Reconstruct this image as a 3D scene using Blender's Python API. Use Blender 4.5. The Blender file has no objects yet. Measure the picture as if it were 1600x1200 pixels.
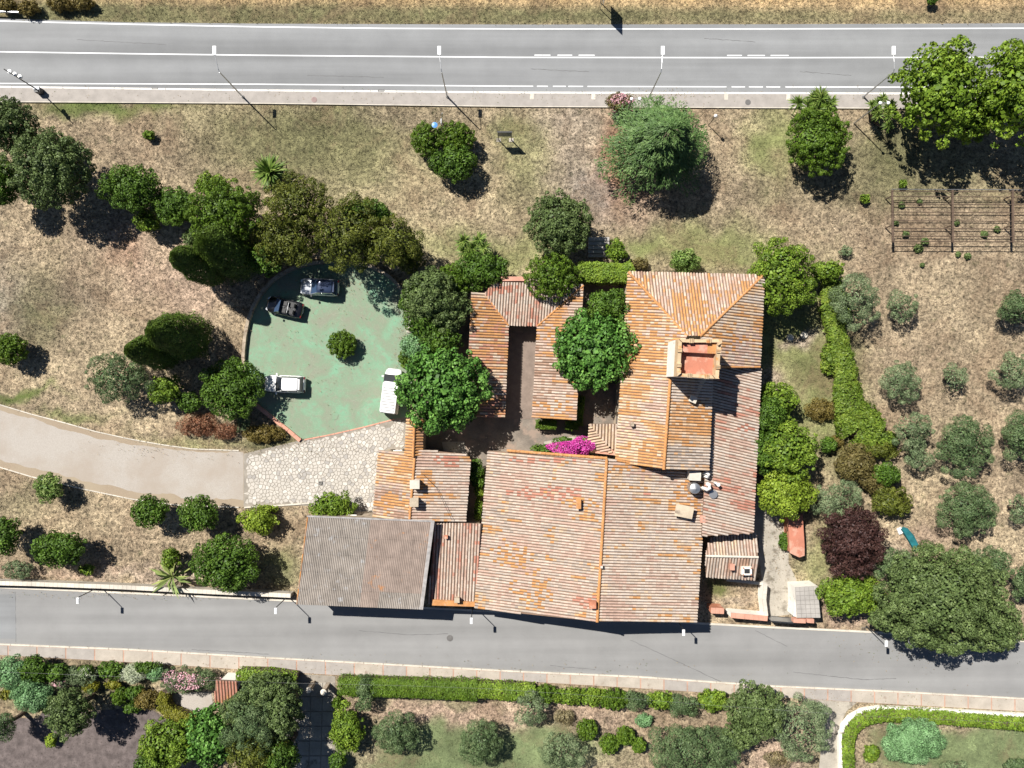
import bpy, math, random
import numpy as np
from mathutils import Vector

# ------------------------------------------------------------------ camera, sky, sun, exposure
C = bpy.context.scene.collection
S = bpy.context.scene
H = 76.0                      # camera height above the ground
F = 1110.0                    # focal length in photo pixels (1600 wide)
cam_d = bpy.data.cameras.new('camera'); cam = bpy.data.objects.new('camera', cam_d); C.objects.link(cam)
cam.location = (0, 0, H); cam.rotation_euler = (0, 0, 0)
cam_d.sensor_width = 36; cam_d.lens = 36 * F / 1600; cam_d.clip_end = 3000
S.camera = cam
SUN_ELEV = math.radians(51)
world = bpy.data.worlds.new('World'); S.world = world; world.use_nodes = True
wn = world.node_tree.nodes; wl = world.node_tree.links
sky = wn.new('ShaderNodeTexSky'); sky.sky_type = 'NISHITA'; sky.sun_disc = False
sky.air_density = .6; sky.dust_density = .2; sky.sun_elevation = SUN_ELEV; sky.sun_rotation = math.radians(-45)
wl.new(sky.outputs[0], wn['Background'].inputs[0]); wn['Background'].inputs[1].default_value = 0.05
sd = bpy.data.lights.new('sun', 'SUN'); sun = bpy.data.objects.new('sun', sd); C.objects.link(sun)
sd.energy = 5.0; sd.angle = math.radians(0.5); sd.color = (1.0, 0.955, 0.89)
to_sun = Vector((-math.cos(SUN_ELEV) * math.sqrt(.5), math.cos(SUN_ELEV) * math.sqrt(.5), math.sin(SUN_ELEV)))
sun.rotation_euler = to_sun.to_track_quat('Z', 'Y').to_euler()
S.view_settings.view_transform = 'Standard'; S.view_settings.look = 'None'
S.view_settings.gamma = 1; S.view_settings.use_curve_mapping = False
S.view_settings.exposure = 0.82

# ------------------------------------------------------------------ helpers
def W(px, py, h=0.0):
    k = (H - h) / F
    return Vector(((px - 800) * k, -(py - 600) * k, h))

def tag(o, label=None, cat=None, group=None, kind=None):
    if label: o['label'] = label
    if cat: o['category'] = cat
    if group: o['group'] = group
    if kind: o['kind'] = kind
    return o

def empty(name, loc, rz=0, label=None, cat=None, group=None):
    o = bpy.data.objects.new(name, None); C.objects.link(o)
    o.location = loc; o.rotation_euler = (0, 0, rz); o.empty_display_size = .3
    return tag(o, label, cat, group)

def copy_tree(o, parent=None):
    c = o.copy(); C.objects.link(c); c.parent = parent
    for ch in list(o.children): copy_tree(ch, c)
    return c

def link(name, me, mat, parent=None, loc=None, kind=None):
    o = bpy.data.objects.new(name, me); C.objects.link(o)
    if mat is not None and not me.materials: me.materials.append(mat)
    if parent is not None: o.parent = parent
    if loc is not None: o.location = loc
    if kind: o['kind'] = kind
    return o

def rebase(o):
    """move a mesh object's origin to the base of its own mesh"""
    me = o.data
    n = len(me.vertices)
    a = np.empty(n * 3); me.vertices.foreach_get('co', a); a = a.reshape(-1, 3)
    c = np.array([(a[:, 0].min() + a[:, 0].max()) / 2, (a[:, 1].min() + a[:, 1].max()) / 2, a[:, 2].min()])
    me.vertices.foreach_set('co', (a - c).ravel()); me.update()
    o.location = Vector(o.location) + Vector(c)
    return o

class MB:
    def __init__(s): s.v = []; s.f = []
    def face(s, pts):
        i = len(s.v); s.v += [tuple(p) for p in pts]; s.f.append(tuple(range(i, i + len(pts)))); return s
    def prism(s, pts, z0, z1):
        """pts: xy list; z1/z0 number or list"""
        n = len(pts); i = len(s.v)
        za = z0 if isinstance(z0, (list, tuple)) else [z0] * n
        zb = z1 if isinstance(z1, (list, tuple)) else [z1] * n
        a = sum(pts[k][0] * pts[(k + 1) % n][1] - pts[(k + 1) % n][0] * pts[k][1] for k in range(n))
        if a < 0: pts = pts[::-1]; za = za[::-1]; zb = zb[::-1]
        s.v += [(p[0], p[1], z) for p, z in zip(pts, za)] + [(p[0], p[1], z) for p, z in zip(pts, zb)]
        s.f.append(tuple(i + n + k for k in range(n))); s.f.append(tuple(i + k for k in reversed(range(n))))
        for k in range(n):
            j = (k + 1) % n; s.f.append((i + k, i + j, i + n + j, i + n + k))
        return s
    def box(s, x0, x1, y0, y1, z0, z1):
        return s.prism([(x0, y0), (x1, y0), (x1, y1), (x0, y1)], z0, z1)
    def obox(s, c, u, v, w):
        """oriented box, centre c, half vectors u v w"""
        c, u, v, w = map(Vector, (c, u, v, w)); i = len(s.v)
        for sz in (-1, 1):
            for sx, sy in ((-1, -1), (1, -1), (1, 1), (-1, 1)): s.v.append(tuple(c + u * sx + v * sy + w * sz))
        s.f += [(i + 3, i + 2, i + 1, i), (i + 4, i + 5, i + 6, i + 7)] + [(i + k, i + (k + 1) % 4, i + 4 + (k + 1) % 4, i + 4 + k) for k in range(4)]
        return s
    def tube(s, pts, r, n=8, caps=True):
        pts = [Vector(p) for p in pts]; rs = r if isinstance(r, (list, tuple)) else [r] * len(pts)
        base = len(s.v)
        for k, p in enumerate(pts):
            d = (pts[min(k + 1, len(pts) - 1)] - pts[max(k - 1, 0)]).normalized()
            a = d.cross(Vector((0, 0, 1)) if abs(d.z) < .9 else Vector((1, 0, 0))).normalized(); b = d.cross(a)
            for q in range(n):
                t = 2 * math.pi * q / n; s.v.append(tuple(p + (a * math.cos(t) + b * math.sin(t)) * rs[k]))
        for k in range(len(pts) - 1):
            for q in range(n):
                s.f.append((base + k * n + q, base + k * n + (q + 1) % n, base + (k + 1) * n + (q + 1) % n, base + (k + 1) * n + q))
        if caps:
            s.f.append(tuple(base + q for q in reversed(range(n)))); s.f.append(tuple(base + (len(pts) - 1) * n + q for q in range(n)))
        return s
    def lathe(s, c, prof, n=14):
        base = len(s.v)
        for r, z in prof:
            for q in range(n):
                t = 2 * math.pi * q / n; s.v.append((c[0] + r * math.cos(t), c[1] + r * math.sin(t), c[2] + z))
        m = len(prof)
        for k in range(m - 1):
            for q in range(n):
                s.f.append((base + k * n + q, base + k * n + (q + 1) % n, base + (k + 1) * n + (q + 1) % n, base + (k + 1) * n + q))
        s.f.append(tuple(base + q for q in reversed(range(n)))); s.f.append(tuple(base + (m - 1) * n + q for q in range(n)))
        return s
    def build(s, name, mat, parent=None, kind=None, smooth=False, base=True):
        me = bpy.data.meshes.new(name); me.from_pydata(s.v, [], s.f); me.update()
        if smooth: me.shade_smooth()
        o = link(name, me, mat, parent, kind=kind)
        if base and parent is None: rebase(o)
        return o

def np_mesh(name, V, Q, attrs=None, mat=None, parent=None, kind=None, loc=None, smooth=False):
    """V (n,3), Q (m,4) quads (or (m,3)); attrs {name: (m,) or (m,3)} on faces"""
    me = bpy.data.meshes.new(name); V = np.asarray(V, np.float32); Q = np.asarray(Q, np.int32)
    m, q = Q.shape
    me.vertices.add(len(V)); me.vertices.foreach_set('co', V.ravel())
    me.loops.add(m * q); me.loops.foreach_set('vertex_index', Q.ravel())
    me.polygons.add(m); me.polygons.foreach_set('loop_start', np.arange(0, m * q, q, dtype=np.int32))
    for k, a in (attrs or {}).items():
        a = np.asarray(a, np.float32)
        if a.ndim == 1:
            at = me.attributes.new(k, 'FLOAT', 'FACE'); at.data.foreach_set('value', a)
        else:
            at = me.attributes.new(k, 'FLOAT_VECTOR', 'FACE'); at.data.foreach_set('vector', a.ravel())
    me.update(calc_edges=True)
    if smooth: me.shade_smooth()
    return link(name, me, mat, parent, loc, kind)

# value noise in numpy
def _hash(ix, iy, seed):
    n = (ix * 374761393 + iy * 668265263 + seed * 1442695041) & 0xffffffff
    n = ((n ^ (n >> 13)) * 1274126177) & 0xffffffff
    return ((n ^ (n >> 16)) & 0xffff) / 65535.0
def vn(x, y, seed=0):
    x = np.asarray(x, float); y = np.asarray(y, float)
    ix = np.floor(x).astype(np.int64); iy = np.floor(y).astype(np.int64); fx = x - ix; fy = y - iy
    fx = fx * fx * (3 - 2 * fx); fy = fy * fy * (3 - 2 * fy)
    a = _hash(ix, iy, seed); b = _hash(ix + 1, iy, seed); c = _hash(ix, iy + 1, seed); d = _hash(ix + 1, iy + 1, seed)
    return (a * (1 - fx) + b * fx) * (1 - fy) + (c * (1 - fx) + d * fx) * fy
def fbm(x, y, seed=0, o=4):
    t = 0; s = 0; a = 1
    for k in range(o): t = t + a * vn(np.asarray(x) * 2 ** k, np.asarray(y) * 2 ** k, seed + k * 17); s += a; a *= .55
    return t / s

# ------------------------------------------------------------------ materials
def base_mat(name, rough=.8):
    m = bpy.data.materials.new(name); m.use_nodes = True
    nt = m.node_tree; b = nt.nodes['Principled BSDF']; b.inputs['Roughness'].default_value = rough
    b.inputs['Specular IOR Level'].default_value = .25
    return m, nt, b
def nd(nt, t, **kw):
    n = nt.nodes.new(t)
    for k, v in kw.items(): setattr(n, k, v)
    return n
def noise(nt, scale, detail=4, rough=.6, dist=0, vec=None):
    n = nd(nt, 'ShaderNodeTexNoise'); n.inputs['Scale'].default_value = scale; n.inputs['Detail'].default_value = detail
    n.inputs['Roughness'].default_value = rough; n.inputs['Distortion'].default_value = dist
    if vec is None:
        g = nd(nt, 'ShaderNodeNewGeometry'); vec = g.outputs['Position']
    nt.links.new(vec, n.inputs['Vector']); return n.outputs['Fac']
def ramp(nt, fac, stops, interp='LINEAR'):
    r = nd(nt, 'ShaderNodeValToRGB'); r.color_ramp.interpolation = interp
    while len(r.color_ramp.elements) < len(stops): r.color_ramp.elements.new(.5)
    for e, (p, c) in zip(r.color_ramp.elements, stops):
        e.position = p; e.color = (*c, 1) if len(c) == 3 else c
    nt.links.new(fac, r.inputs[0]); return r.outputs[0]
def g3(v): return (v, v, v)
def mul(nt, a, b, mode='MULTIPLY', fac=1.0):
    m = nd(nt, 'ShaderNodeMix', data_type='RGBA', blend_type=mode)
    if isinstance(fac, (int, float)): m.inputs[0].default_value = fac
    else: nt.links.new(fac, m.inputs[0])
    for s, x in ((m.inputs[6], a), (m.inputs[7], b)):
        if isinstance(x, tuple): s.default_value = (*x, 1)
        else: nt.links.new(x, s)
    return m.outputs[2]
def bump(nt, b, h, strength=.4, dist=.05):
    n = nd(nt, 'ShaderNodeBump'); n.inputs['Strength'].default_value = strength; n.inputs['Distance'].default_value = dist
    nt.links.new(h, n.inputs['Height']); nt.links.new(n.outputs[0], b.inputs['Normal'])

def mat_rough(name, col, var=.25, scale=1.0, rough=.85, spot=None, metallic=0, spec=.25, bmp=.3):
    m, nt, b = base_mat(name, rough)
    a = noise(nt, .6 * scale, 5); c = noise(nt, 9 * scale, 4, .7)
    x = mul(nt, ramp(nt, a, [(.3, g3(1 - var)), (.7, g3(1 + var))]), ramp(nt, c, [(.25, g3(1 - var * .8)), (.75, g3(1 + var * .8))]))
    x = mul(nt, x, col)
    if spot:
        x = mul(nt, x, spot[0], 'MIX', ramp(nt, noise(nt, spot[1], 5, .65), [(spot[2], g3(0)), (spot[2] + .1, g3(1))]))
    nt.links.new(x, b.inputs['Base Color']); b.inputs['Metallic'].default_value = metallic; b.inputs['Specular IOR Level'].default_value = spec
    if bmp: bump(nt, b, c, bmp, .03)
    return m
def mat_plain(name, col, rough=.5, metallic=0, spec=.5, coat=0):
    m, nt, b = base_mat(name, rough)
    x = mul(nt, ramp(nt, noise(nt, 3, 4), [(.3, g3(.92)), (.7, g3(1.05))]), col); nt.links.new(x, b.inputs['Base Color'])
    b.inputs['Metallic'].default_value = metallic; b.inputs['Specular IOR Level'].default_value = spec
    b.inputs['Coat Weight'].default_value = coat; b.inputs['Coat Roughness'].default_value = .08
    return m
def mat_leaf(name, lo, mid, hi, trans=.25, warm=(1.5, 1.25, .8)):
    lo, mid, hi = [tuple(min(.8, c * w * 1.12) for c, w in zip(k, warm)) for k in (lo, mid, hi)]
    m, nt, b = base_mat(name, .55)
    at = nd(nt, 'ShaderNodeAttribute', attribute_name='tone')
    x = ramp(nt, at.outputs['Fac'], [(0, lo), (.5, mid), (1, hi)])
    x = mul(nt, x, ramp(nt, noise(nt, 1.3, 3), [(.3, g3(.75)), (.7, g3(1.25))]))
    nt.links.new(x, b.inputs['Base Color'])
    t = nd(nt, 'ShaderNodeBsdfTranslucent'); nt.links.new(x, t.inputs[0])
    ms = nd(nt, 'ShaderNodeMixShader'); ms.inputs[0].default_value = trans
    nt.links.new(b.outputs[0], ms.inputs[1]); nt.links.new(t.outputs[0], ms.inputs[2])
    nt.links.new(ms.outputs[0], nt.nodes['Material Output'].inputs[0])
    return m
def mat_tile(name='roof_tile'):
    m, nt, b = base_mat(name, .9)
    at = nd(nt, 'ShaderNodeAttribute', attribute_name='col')
    x = mul(nt, at.outputs['Color'], ramp(nt, noise(nt, 7, 4, .7), [(.3, g3(.82)), (.7, g3(1.16))]))
    x = mul(nt, x, (.50, .20, .045), 'MIX', ramp(nt, noise(nt, 2.6, 6, .75), [(.62, g3(0)), (.74, g3(.4))]))
    x = mul(nt, x, (.07, .055, .045), 'MIX', ramp(nt, noise(nt, 5.5, 5, .8), [(.64, g3(0)), (.72, g3(.4))]))
    nt.links.new(x, b.inputs['Base Color']); bump(nt, b, noise(nt, 14, 3), .4, .02)
    return m

M = {}
M['tile'] = mat_tile()
M['deck'] = mat_rough('roof_underlay', (.175, .115, .08), .25)
M['wall'] = mat_rough('rough_render', (.42, .35, .26), .2, spot=((.25, .2, .15), .8, .56))
M['wall_white'] = mat_rough('white_render', (.72, .69, .62), .1, spot=((.4, .34, .27), 1.2, .6))
M['stone_wall'] = mat_rough('stone_wall', (.34, .28, .21), .3, 2.0, spot=((.2, .15, .11), 2, .52))
M['tower_stone'] = mat_rough('ochre_tower_stone', (.46, .34, .21), .2, 2.0, spot=((.5, .24, .09), 1.6, .54))
M['concrete'] = mat_rough('concrete', (.33, .30, .25), .2, spot=((.17, .15, .12), .7, .55))
M['kerb'] = mat_rough('pale_kerb_stone', (.50, .46, .39), .2)
M['kerb_white'] = mat_rough('whitewashed_kerb', (.68, .66, .62), .15, spot=((.35, .32, .28), 1.5, .6))
M['brick'] = mat_rough('red_brick', (.42, .17, .10), .25, 2, spot=((.5, .33, .25), 1.2, .55))
M['brick_pink'] = mat_rough('pink_brick_coping', (.48, .25, .18), .2, 2)
M['terrace'] = mat_rough('terracotta_terrace_floor', (.40, .16, .105), .12, spot=((.47, .26, .19), .9, .5))
M['white_paint'] = mat_rough('white_road_paint', (.72, .73, .73), .08, 1.5, spot=((.36, .36, .36), 3, .66), bmp=0)
M['metal'] = mat_plain('galvanised_metal', (.45, .46, .47), .4, .8)
M['metal_dark'] = mat_plain('dark_painted_metal', (.035, .037, .04), .5, .3)
M['lamp_white'] = mat_plain('white_lamp_housing', (.75, .76, .76), .4)
M['rust'] = mat_rough('weathered_timber', (.20, .145, .095), .3, 3)
M['bark'] = mat_rough('bark', (.11, .082, .06), .35, 3)
M['glass'] = mat_plain('dark_glass', (.015, .02, .028), .08, 0, .6, 1)
M['blue_glass'] = mat_plain('blue_tinted_glass', (.04, .07, .13), .06, .1, .7, 1)
M['rubber'] = mat_plain('tyre_rubber', (.015, .015, .015), .8)
M['black'] = mat_plain('black_car_paint', (.008, .008, .01), .25, .2, .5, 1)
M['white_car'] = mat_plain('white_car_paint', (.78, .78, .77), .3, 0, .5, 1)
M['silver'] = mat_plain('silver_car_paint', (.42, .44, .47), .3, .6, .5, 1)
M['navy'] = mat_plain('dark_blue_car_paint', (.03, .045, .09), .25, .3, .5, 1)
M['soft_top'] = mat_plain('black_leather', (.02, .02, .022), .6)
M['red_lamp'] = mat_plain('red_lamp_lens', (.12, .008, .008), .2)
M['lens'] = mat_plain('clear_lamp_lens', (.6, .62, .65), .1)
M['blue'] = mat_plain('blue_enamel', (.06, .22, .5), .4)
M['panel_blue'] = mat_plain('blue_grey_panel', (.07, .10, .13), .3)
M['shutter'] = mat_plain('green_brown_shutter', (.07, .05, .03), .6)
M['net'] = mat_rough('teal_shade_netting', (.015, .13, .15), .35, 3)
M['iron'] = mat_rough('cast_iron_cover', (.12, .115, .11), .25, 3, .6)
M['pink_iron'] = mat_rough('rusted_cover', (.23, .16, .15), .2, 3, .6)

def mat_asphalt(name, col, lo, hi):
    m, nt, b = base_mat(name, .8)
    tc = nd(nt, 'ShaderNodeNewGeometry'); mp = nd(nt, 'ShaderNodeMapping'); mp.inputs['Scale'].default_value = (.018, .55, 1)
    nt.links.new(tc.outputs['Position'], mp.inputs[0])
    streak = noise(nt, 1.0, 4, .5, 0, mp.outputs[0])
    x = mul(nt, ramp(nt, streak, [(.3, g3(lo)), (.7, g3(hi))]), ramp(nt, noise(nt, 40, 3, .8), [(.25, g3(.85)), (.75, g3(1.15))]))
    x = mul(nt, x, ramp(nt, noise(nt, .35, 5), [(.3, g3(.93)), (.7, g3(1.07))]))
    x = mul(nt, x, ramp(nt, noise(nt, 1.1, 7, .75, 1), [(.66, g3(1)), (.74, g3(.80))]))
    x = mul(nt, x, col); nt.links.new(x, b.inputs['Base Color']); bump(nt, b, noise(nt, 60, 2), .3, .01)
    return m
M['asphalt'] = mat_asphalt('highway_asphalt', (.20, .205, .208), .80, 1.17)
M['asphalt2'] = mat_asphalt('street_asphalt', (.215, .214, .21), .86, 1.12)
M['pave_n'] = mat_rough('roadside_pavement', (.30, .275, .25), .12, 2)
M['slab'] = mat_rough('pavement_slab', (.36, .32, .27), .14, 1.3, spot=((.25, .2, .16), 1.0, .6))
M['seam'] = mat_rough('brick_seam', (.38, .24, .18), .2, 2)

def mat_green_court():
    m, nt, b = base_mat('green_painted_court', .75)
    n1 = noise(nt, .32, 8, .62, .6); n2 = noise(nt, 1.4, 8, .7, 1.2)
    x = ramp(nt, n1, [(.36, (.20, .215, .16)), (.47, (.175, .24, .16)), (.57, (.165, .285, .185)), (.70, (.16, .325, .21))])
    x = mul(nt, x, (.20, .22, .16), 'MIX', ramp(nt, n2, [(.46, g3(0)), (.62, g3(.75))]))
    x = mul(nt, x, (.34, .37, .28), 'MIX', ramp(nt, noise(nt, 2.2, 10, .8, 2.5), [(.60, g3(0)), (.68, g3(.7))]))
    x = mul(nt, x, ramp(nt, noise(nt, 14, 4, .8), [(.3, g3(.85)), (.7, g3(1.12))]))
    vt = nd(nt, 'ShaderNodeTexVoronoi', feature='DISTANCE_TO_EDGE'); vt.inputs['Scale'].default_value = .33
    gg = nd(nt, 'ShaderNodeNewGeometry'); nz = nd(nt, 'ShaderNodeTexNoise'); nz.inputs['Scale'].default_value = .8; nz.inputs['Detail'].default_value = 6; nt.links.new(gg.outputs['Position'], nz.inputs['Vector'])
    va = nd(nt, 'ShaderNodeVectorMath', operation='MULTIPLY_ADD'); va.inputs[1].default_value = (5, 5, 0); nt.links.new(nz.outputs['Color'], va.inputs[0]); nt.links.new(gg.outputs['Position'], va.inputs[2]); nt.links.new(va.outputs[0], vt.inputs['Vector'])
    x = mul(nt, x, (.33, .36, .27), 'MIX', ramp(nt, vt.outputs['Distance'], [(0, g3(.22)), (.012, g3(0))]))
    nt.links.new(x, b.inputs['Base Color']); return m
M['court'] = mat_green_court()
def mat_gravel(name, col, spotc, warm):
    m, nt, b = base_mat(name, .95)
    x = mul(nt, ramp(nt, noise(nt, 11, 5, .8), [(.3, g3(.8)), (.7, g3(1.18))]), col)
    x = mul(nt, x, warm, 'MIX', ramp(nt, noise(nt, .25, 5), [(.42, g3(0)), (.65, g3(.7))]))
    x = mul(nt, x, spotc, 'MIX', ramp(nt, noise(nt, 1.7, 8, .8, .6), [(.66, g3(0)), (.72, g3(.6))]))
    nt.links.new(x, b.inputs['Base Color']); bump(nt, b, noise(nt, 25, 3), .5, .03); return m
M['gravel'] = mat_gravel('pale_gravel', (.345, .315, .28), (.2, .18, .16), (.29, .245, .20))
M['gravel_edge'] = mat_gravel('gravel_and_dry_grass', (.27, .215, .155), (.15, .13, .08), (.30, .25, .18))
M['gravel_mauve'] = mat_rough('mauve_gravel', (.115, .094, .088), .4, 2.2, .95, spot=((.06, .048, .042), 5, .56), bmp=1.0)
mat_gravel('mauve_gravel', (.115, .094, .088), (.05, .042, .036), (.15, .118, .10))
M['stonepave'] = mat_rough('pale_paving_stone', (.42, .39, .345), .12, 1.4, spot=((.36, .32, .27), 2.0, .58))
M['stonepave2'] = mat_rough('cream_paving_stone', (.50, .47, .42), .1, 1.4)
M['stonepave3'] = mat_rough('grey_paving_stone', (.32, .30, .275), .14, 1.4)
M['mortar'] = mat_rough('paving_mortar', (.24, .215, .18), .2, 2)
M['fibre'] = mat_rough('fibre_cement_grey', (.255, .225, .195), .22, 1.6, spot=((.33, .32, .31), 1.2, .58))
M['fibre_red'] = mat_rough('fibre_cement_reddish', (.235, .185, .155), .22, 1.6, spot=((.36, .17, .07), .9, .60))
M['flash'] = mat_rough('pale_metal_flashing', (.30, .285, .275), .3, 3)
M['orange_tile'] = mat_rough('lichen_orange_tile', (.42, .20, .075), .25, 2, spot=((.42, .26, .15), 2, .55))
M['cable'] = mat_plain('grey_cable', (.16, .16, .16), .6)
M['trellis'] = mat_rough('dark_weathered_timber', (.10, .07, .05), .3, 3)
M['tarp'] = mat_plain('white_plastic', (.7, .7, .68), .6)

def mat_ground():
    m, nt, b = base_mat('dry_grass_ground', .95)
    at = nd(nt, 'ShaderNodeAttribute', attribute_name='zone'); gr = nd(nt, 'ShaderNodeAttribute', attribute_name='grain').outputs['Fac']
    x = mul(nt, at.outputs['Color'], ramp(nt, noise(nt, 2.3, 7, .78, .5), [(.36, g3(.45)), (.46, g3(.84)), (.56, g3(1.15)), (.70, g3(1.4))]), fac=gr)
    x = mul(nt, x, ramp(nt, noise(nt, 9, 4, .75, .5), [(.32, g3(.42)), (.5, g3(1.0)), (.66, g3(1.45))]), fac=gr)
    x = mul(nt, x, (.075, .10, .03), 'MIX', ramp(nt, noise(nt, .9, 8, .7), [(.56, g3(0)), (.68, g3(.4))]))
    x = mul(nt, x, (.18, .12, .075), 'MIX', ramp(nt, noise(nt, .16, 6, .65, .8), [(.50, g3(0)), (.64, g3(.45))]))
    x = mul(nt, x, ramp(nt, noise(nt, 1.7, 3, .55, .4), [(.36, g3(.68)), (.48, g3(.98)), (.62, g3(1.22))]), fac=gr)
    x = mul(nt, x, ramp(nt, noise(nt, 3.6, 3, .6, .25), [(.48, g3(1.1)), (.56, g3(.88)), (.64, g3(.42))]), fac=gr)
    nt.links.new(x, b.inputs['Base Color']); bump(nt, b, noise(nt, 7, 5, .75), 1.0, .14); return m
M['ground'] = mat_ground()
def mat_tuft():
    m, nt, b = base_mat('grass_tuft', .9)
    at = nd(nt, 'ShaderNodeAttribute', attribute_name='col'); nt.links.new(at.outputs['Color'], b.inputs['Base Color']); return m
M['tuft'] = mat_tuft()

# ------------------------------------------------------------------ ground colours (where soil, straw and green grass lie)
TAN = (.265, .205, .138); STRAW = (.35, .28, .182); PINK = (.36, .265, .195); GREEN = (.10, .13, .035); LGREEN = (.19, .205, .08)
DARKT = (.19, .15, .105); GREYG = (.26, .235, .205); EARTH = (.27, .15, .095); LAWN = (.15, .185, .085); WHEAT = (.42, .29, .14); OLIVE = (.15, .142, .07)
BARE = (.34, .28, .215)
ZONES = [
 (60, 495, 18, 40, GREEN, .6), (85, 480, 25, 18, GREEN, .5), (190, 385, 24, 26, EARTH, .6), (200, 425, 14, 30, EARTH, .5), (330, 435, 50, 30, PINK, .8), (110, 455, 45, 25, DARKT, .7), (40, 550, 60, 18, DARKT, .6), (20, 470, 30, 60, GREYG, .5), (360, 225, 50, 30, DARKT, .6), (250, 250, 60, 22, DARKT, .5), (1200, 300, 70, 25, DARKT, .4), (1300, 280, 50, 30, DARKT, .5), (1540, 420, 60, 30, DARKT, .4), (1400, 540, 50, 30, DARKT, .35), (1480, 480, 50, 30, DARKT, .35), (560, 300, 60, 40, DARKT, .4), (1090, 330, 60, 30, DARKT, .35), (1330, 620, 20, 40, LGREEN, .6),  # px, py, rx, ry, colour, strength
 (800, -40, 2500, 36, WHEAT, 1), (800, -60, 2500, 60, WHEAT, 1), (250, 22, 420, 16, OLIVE, 1), (700, 26, 500, 13, OLIVE, .9), (1200, 26, 600, 12, OLIVE, .55), (60, 18, 90, 24, OLIVE, .9),
 (150, 168, 90, 10, GREEN, 1), (260, 168, 60, 9, GREEN, .9), (350, 182, 60, 22, STRAW, .9), (330, 210, 90, 40, OLIVE, .6), (210, 225, 110, 35, TAN, .8), (520, 185, 35, 20, GREEN, .9),
 (480, 230, 130, 70, OLIVE, .9), (600, 250, 130, 80, OLIVE, .7), (640, 300, 110, 60, LGREEN, .5), (600, 330, 120, 60, STRAW, .5), (740, 290, 100, 80, STRAW, .6), (800, 200, 40, 28, GREEN, .55), (820, 260, 40, 50, LGREEN, .5), (620, 180, 90, 14, DARKT, .5),
 (900, 235, 45, 70, BARE, .55), (940, 300, 50, 36, GREYG, .9), (890, 180, 60, 20, BARE, .5), (960, 245, 25, 60, EARTH, .9), (985, 305, 45, 25, EARTH, .55), (1000, 330, 60, 20, PINK, .7), (1140, 220, 60, 50, STRAW, .6),
 (1200, 230, 35, 60, LGREEN, .85), (1400, 230, 40, 50, OLIVE, .9), (1380, 300, 60, 30, OLIVE, .6), (800, 300, 40, 40, OLIVE, .5), (1250, 300, 60, 30, OLIVE, .5), (1480, 300, 120, 20, OLIVE, .7), (1100, 370, 120, 40, OLIVE, .45), (1120, 395, 90, 30, LGREEN, .8), (1010, 395, 40, 22, LGREEN, .9), (1250, 330, 80, 40, TAN, .5), (1380, 240, 60, 50, OLIVE, .6),
 (730, 350, 80, 60, STRAW, .5), (800, 395, 60, 30, LGREEN, .7), (700, 380, 50, 30, LGREEN, .6),
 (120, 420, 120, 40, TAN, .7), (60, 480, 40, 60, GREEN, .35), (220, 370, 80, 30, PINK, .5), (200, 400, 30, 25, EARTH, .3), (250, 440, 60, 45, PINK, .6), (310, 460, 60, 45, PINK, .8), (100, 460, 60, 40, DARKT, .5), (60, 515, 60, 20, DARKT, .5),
 (50, 590, 90, 28, STRAW, .8), (150, 560, 60, 30, STRAW, .6), (350, 490, 30, 40, STRAW, .6), (20, 615, 60, 8, GREEN, .9), (120, 655, 60, 8, GREEN, .7), (220, 650, 60, 25, STRAW, .8), (300, 690, 80, 10, LGREEN, .5), (420, 690, 60, 20, OLIVE, .9),
 (60, 790, 60, 30, OLIVE, .5), (150, 820, 120, 35, STRAW, .6), (200, 850, 90, 40, TAN, .6), (440, 830, 40, 40, STRAW, .9), (430, 895, 35, 25, GREEN, .7), (280, 900, 120, 10, BARE, .8), (100, 893, 120, 8, PINK, .7),
 (1240, 540, 70, 70, LGREEN, 1.2), (1240, 640, 70, 70, LGREEN, 1.2), (1230, 600, 25, 40, STRAW, .35), (1280, 560, 30, 60, GREEN, .35), (1210, 590, 15, 20, BARE, .8), (1245, 525, 28, 12, BARE, .9), (1275, 680, 40, 60, LGREEN, .7), (1260, 740, 30, 50, STRAW, .7), (1280, 870, 28, 50, LGREEN, .7), (1300, 480, 30, 60, LGREEN, .8),
 (1310, 600, 30, 90, LGREEN, .8), (1420, 560, 100, 90, TAN, .6), (1450, 460, 120, 70, STRAW, .45), (1450, 730, 60, 60, STRAW, .9), (1430, 830, 90, 30, STRAW, 1), (1460, 835, 60, 20, PINK, .7), (1580, 860, 40, 40, STRAW, .9), (1560, 720, 60, 50, TAN, .5), (1390, 870, 40, 25, BARE, .6),
 (1500, 350, 120, 45, TAN, .7), (1500, 260, 120, 40, OLIVE, .5), (1370, 430, 60, 60, TAN, .4), (1590, 940, 30, 50, STRAW, 1),
 (700, 1165, 200, 60, LAWN, 1.3), (620, 1180, 80, 40, LAWN, .7), (690, 1110, 170, 16, PINK, 1), (900, 1120, 130, 22, PINK, .9), (850, 1170, 50, 40, LAWN, .7), (1020, 1130, 60, 30, TAN, .8), (570, 1160, 25, 60, TAN, .6), (1210, 1180, 50, 30, PINK, .9),
 (1500, 1165, 150, 50, LAWN, 1.2), (1480, 1125, 130, 12, TAN, .8), (1350, 1150, 20, 60, TAN, .8), (1560, 1180, 60, 40, LAWN, 1),
 (1150, 935, 45, 25, STRAW, .9), (1120, 915, 20, 12, GREEN, 1), (1160, 940, 30, 12, BARE, .7), (1330, 965, 60, 10, PINK, .9), (1180, 870, 20, 60, BARE, .5),
 (700, 560, 25, 25, PINK, .8), (100, 1080, 130, 30, OLIVE, .8), (290, 1090, 30, 25, BARE, .9),
]
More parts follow.
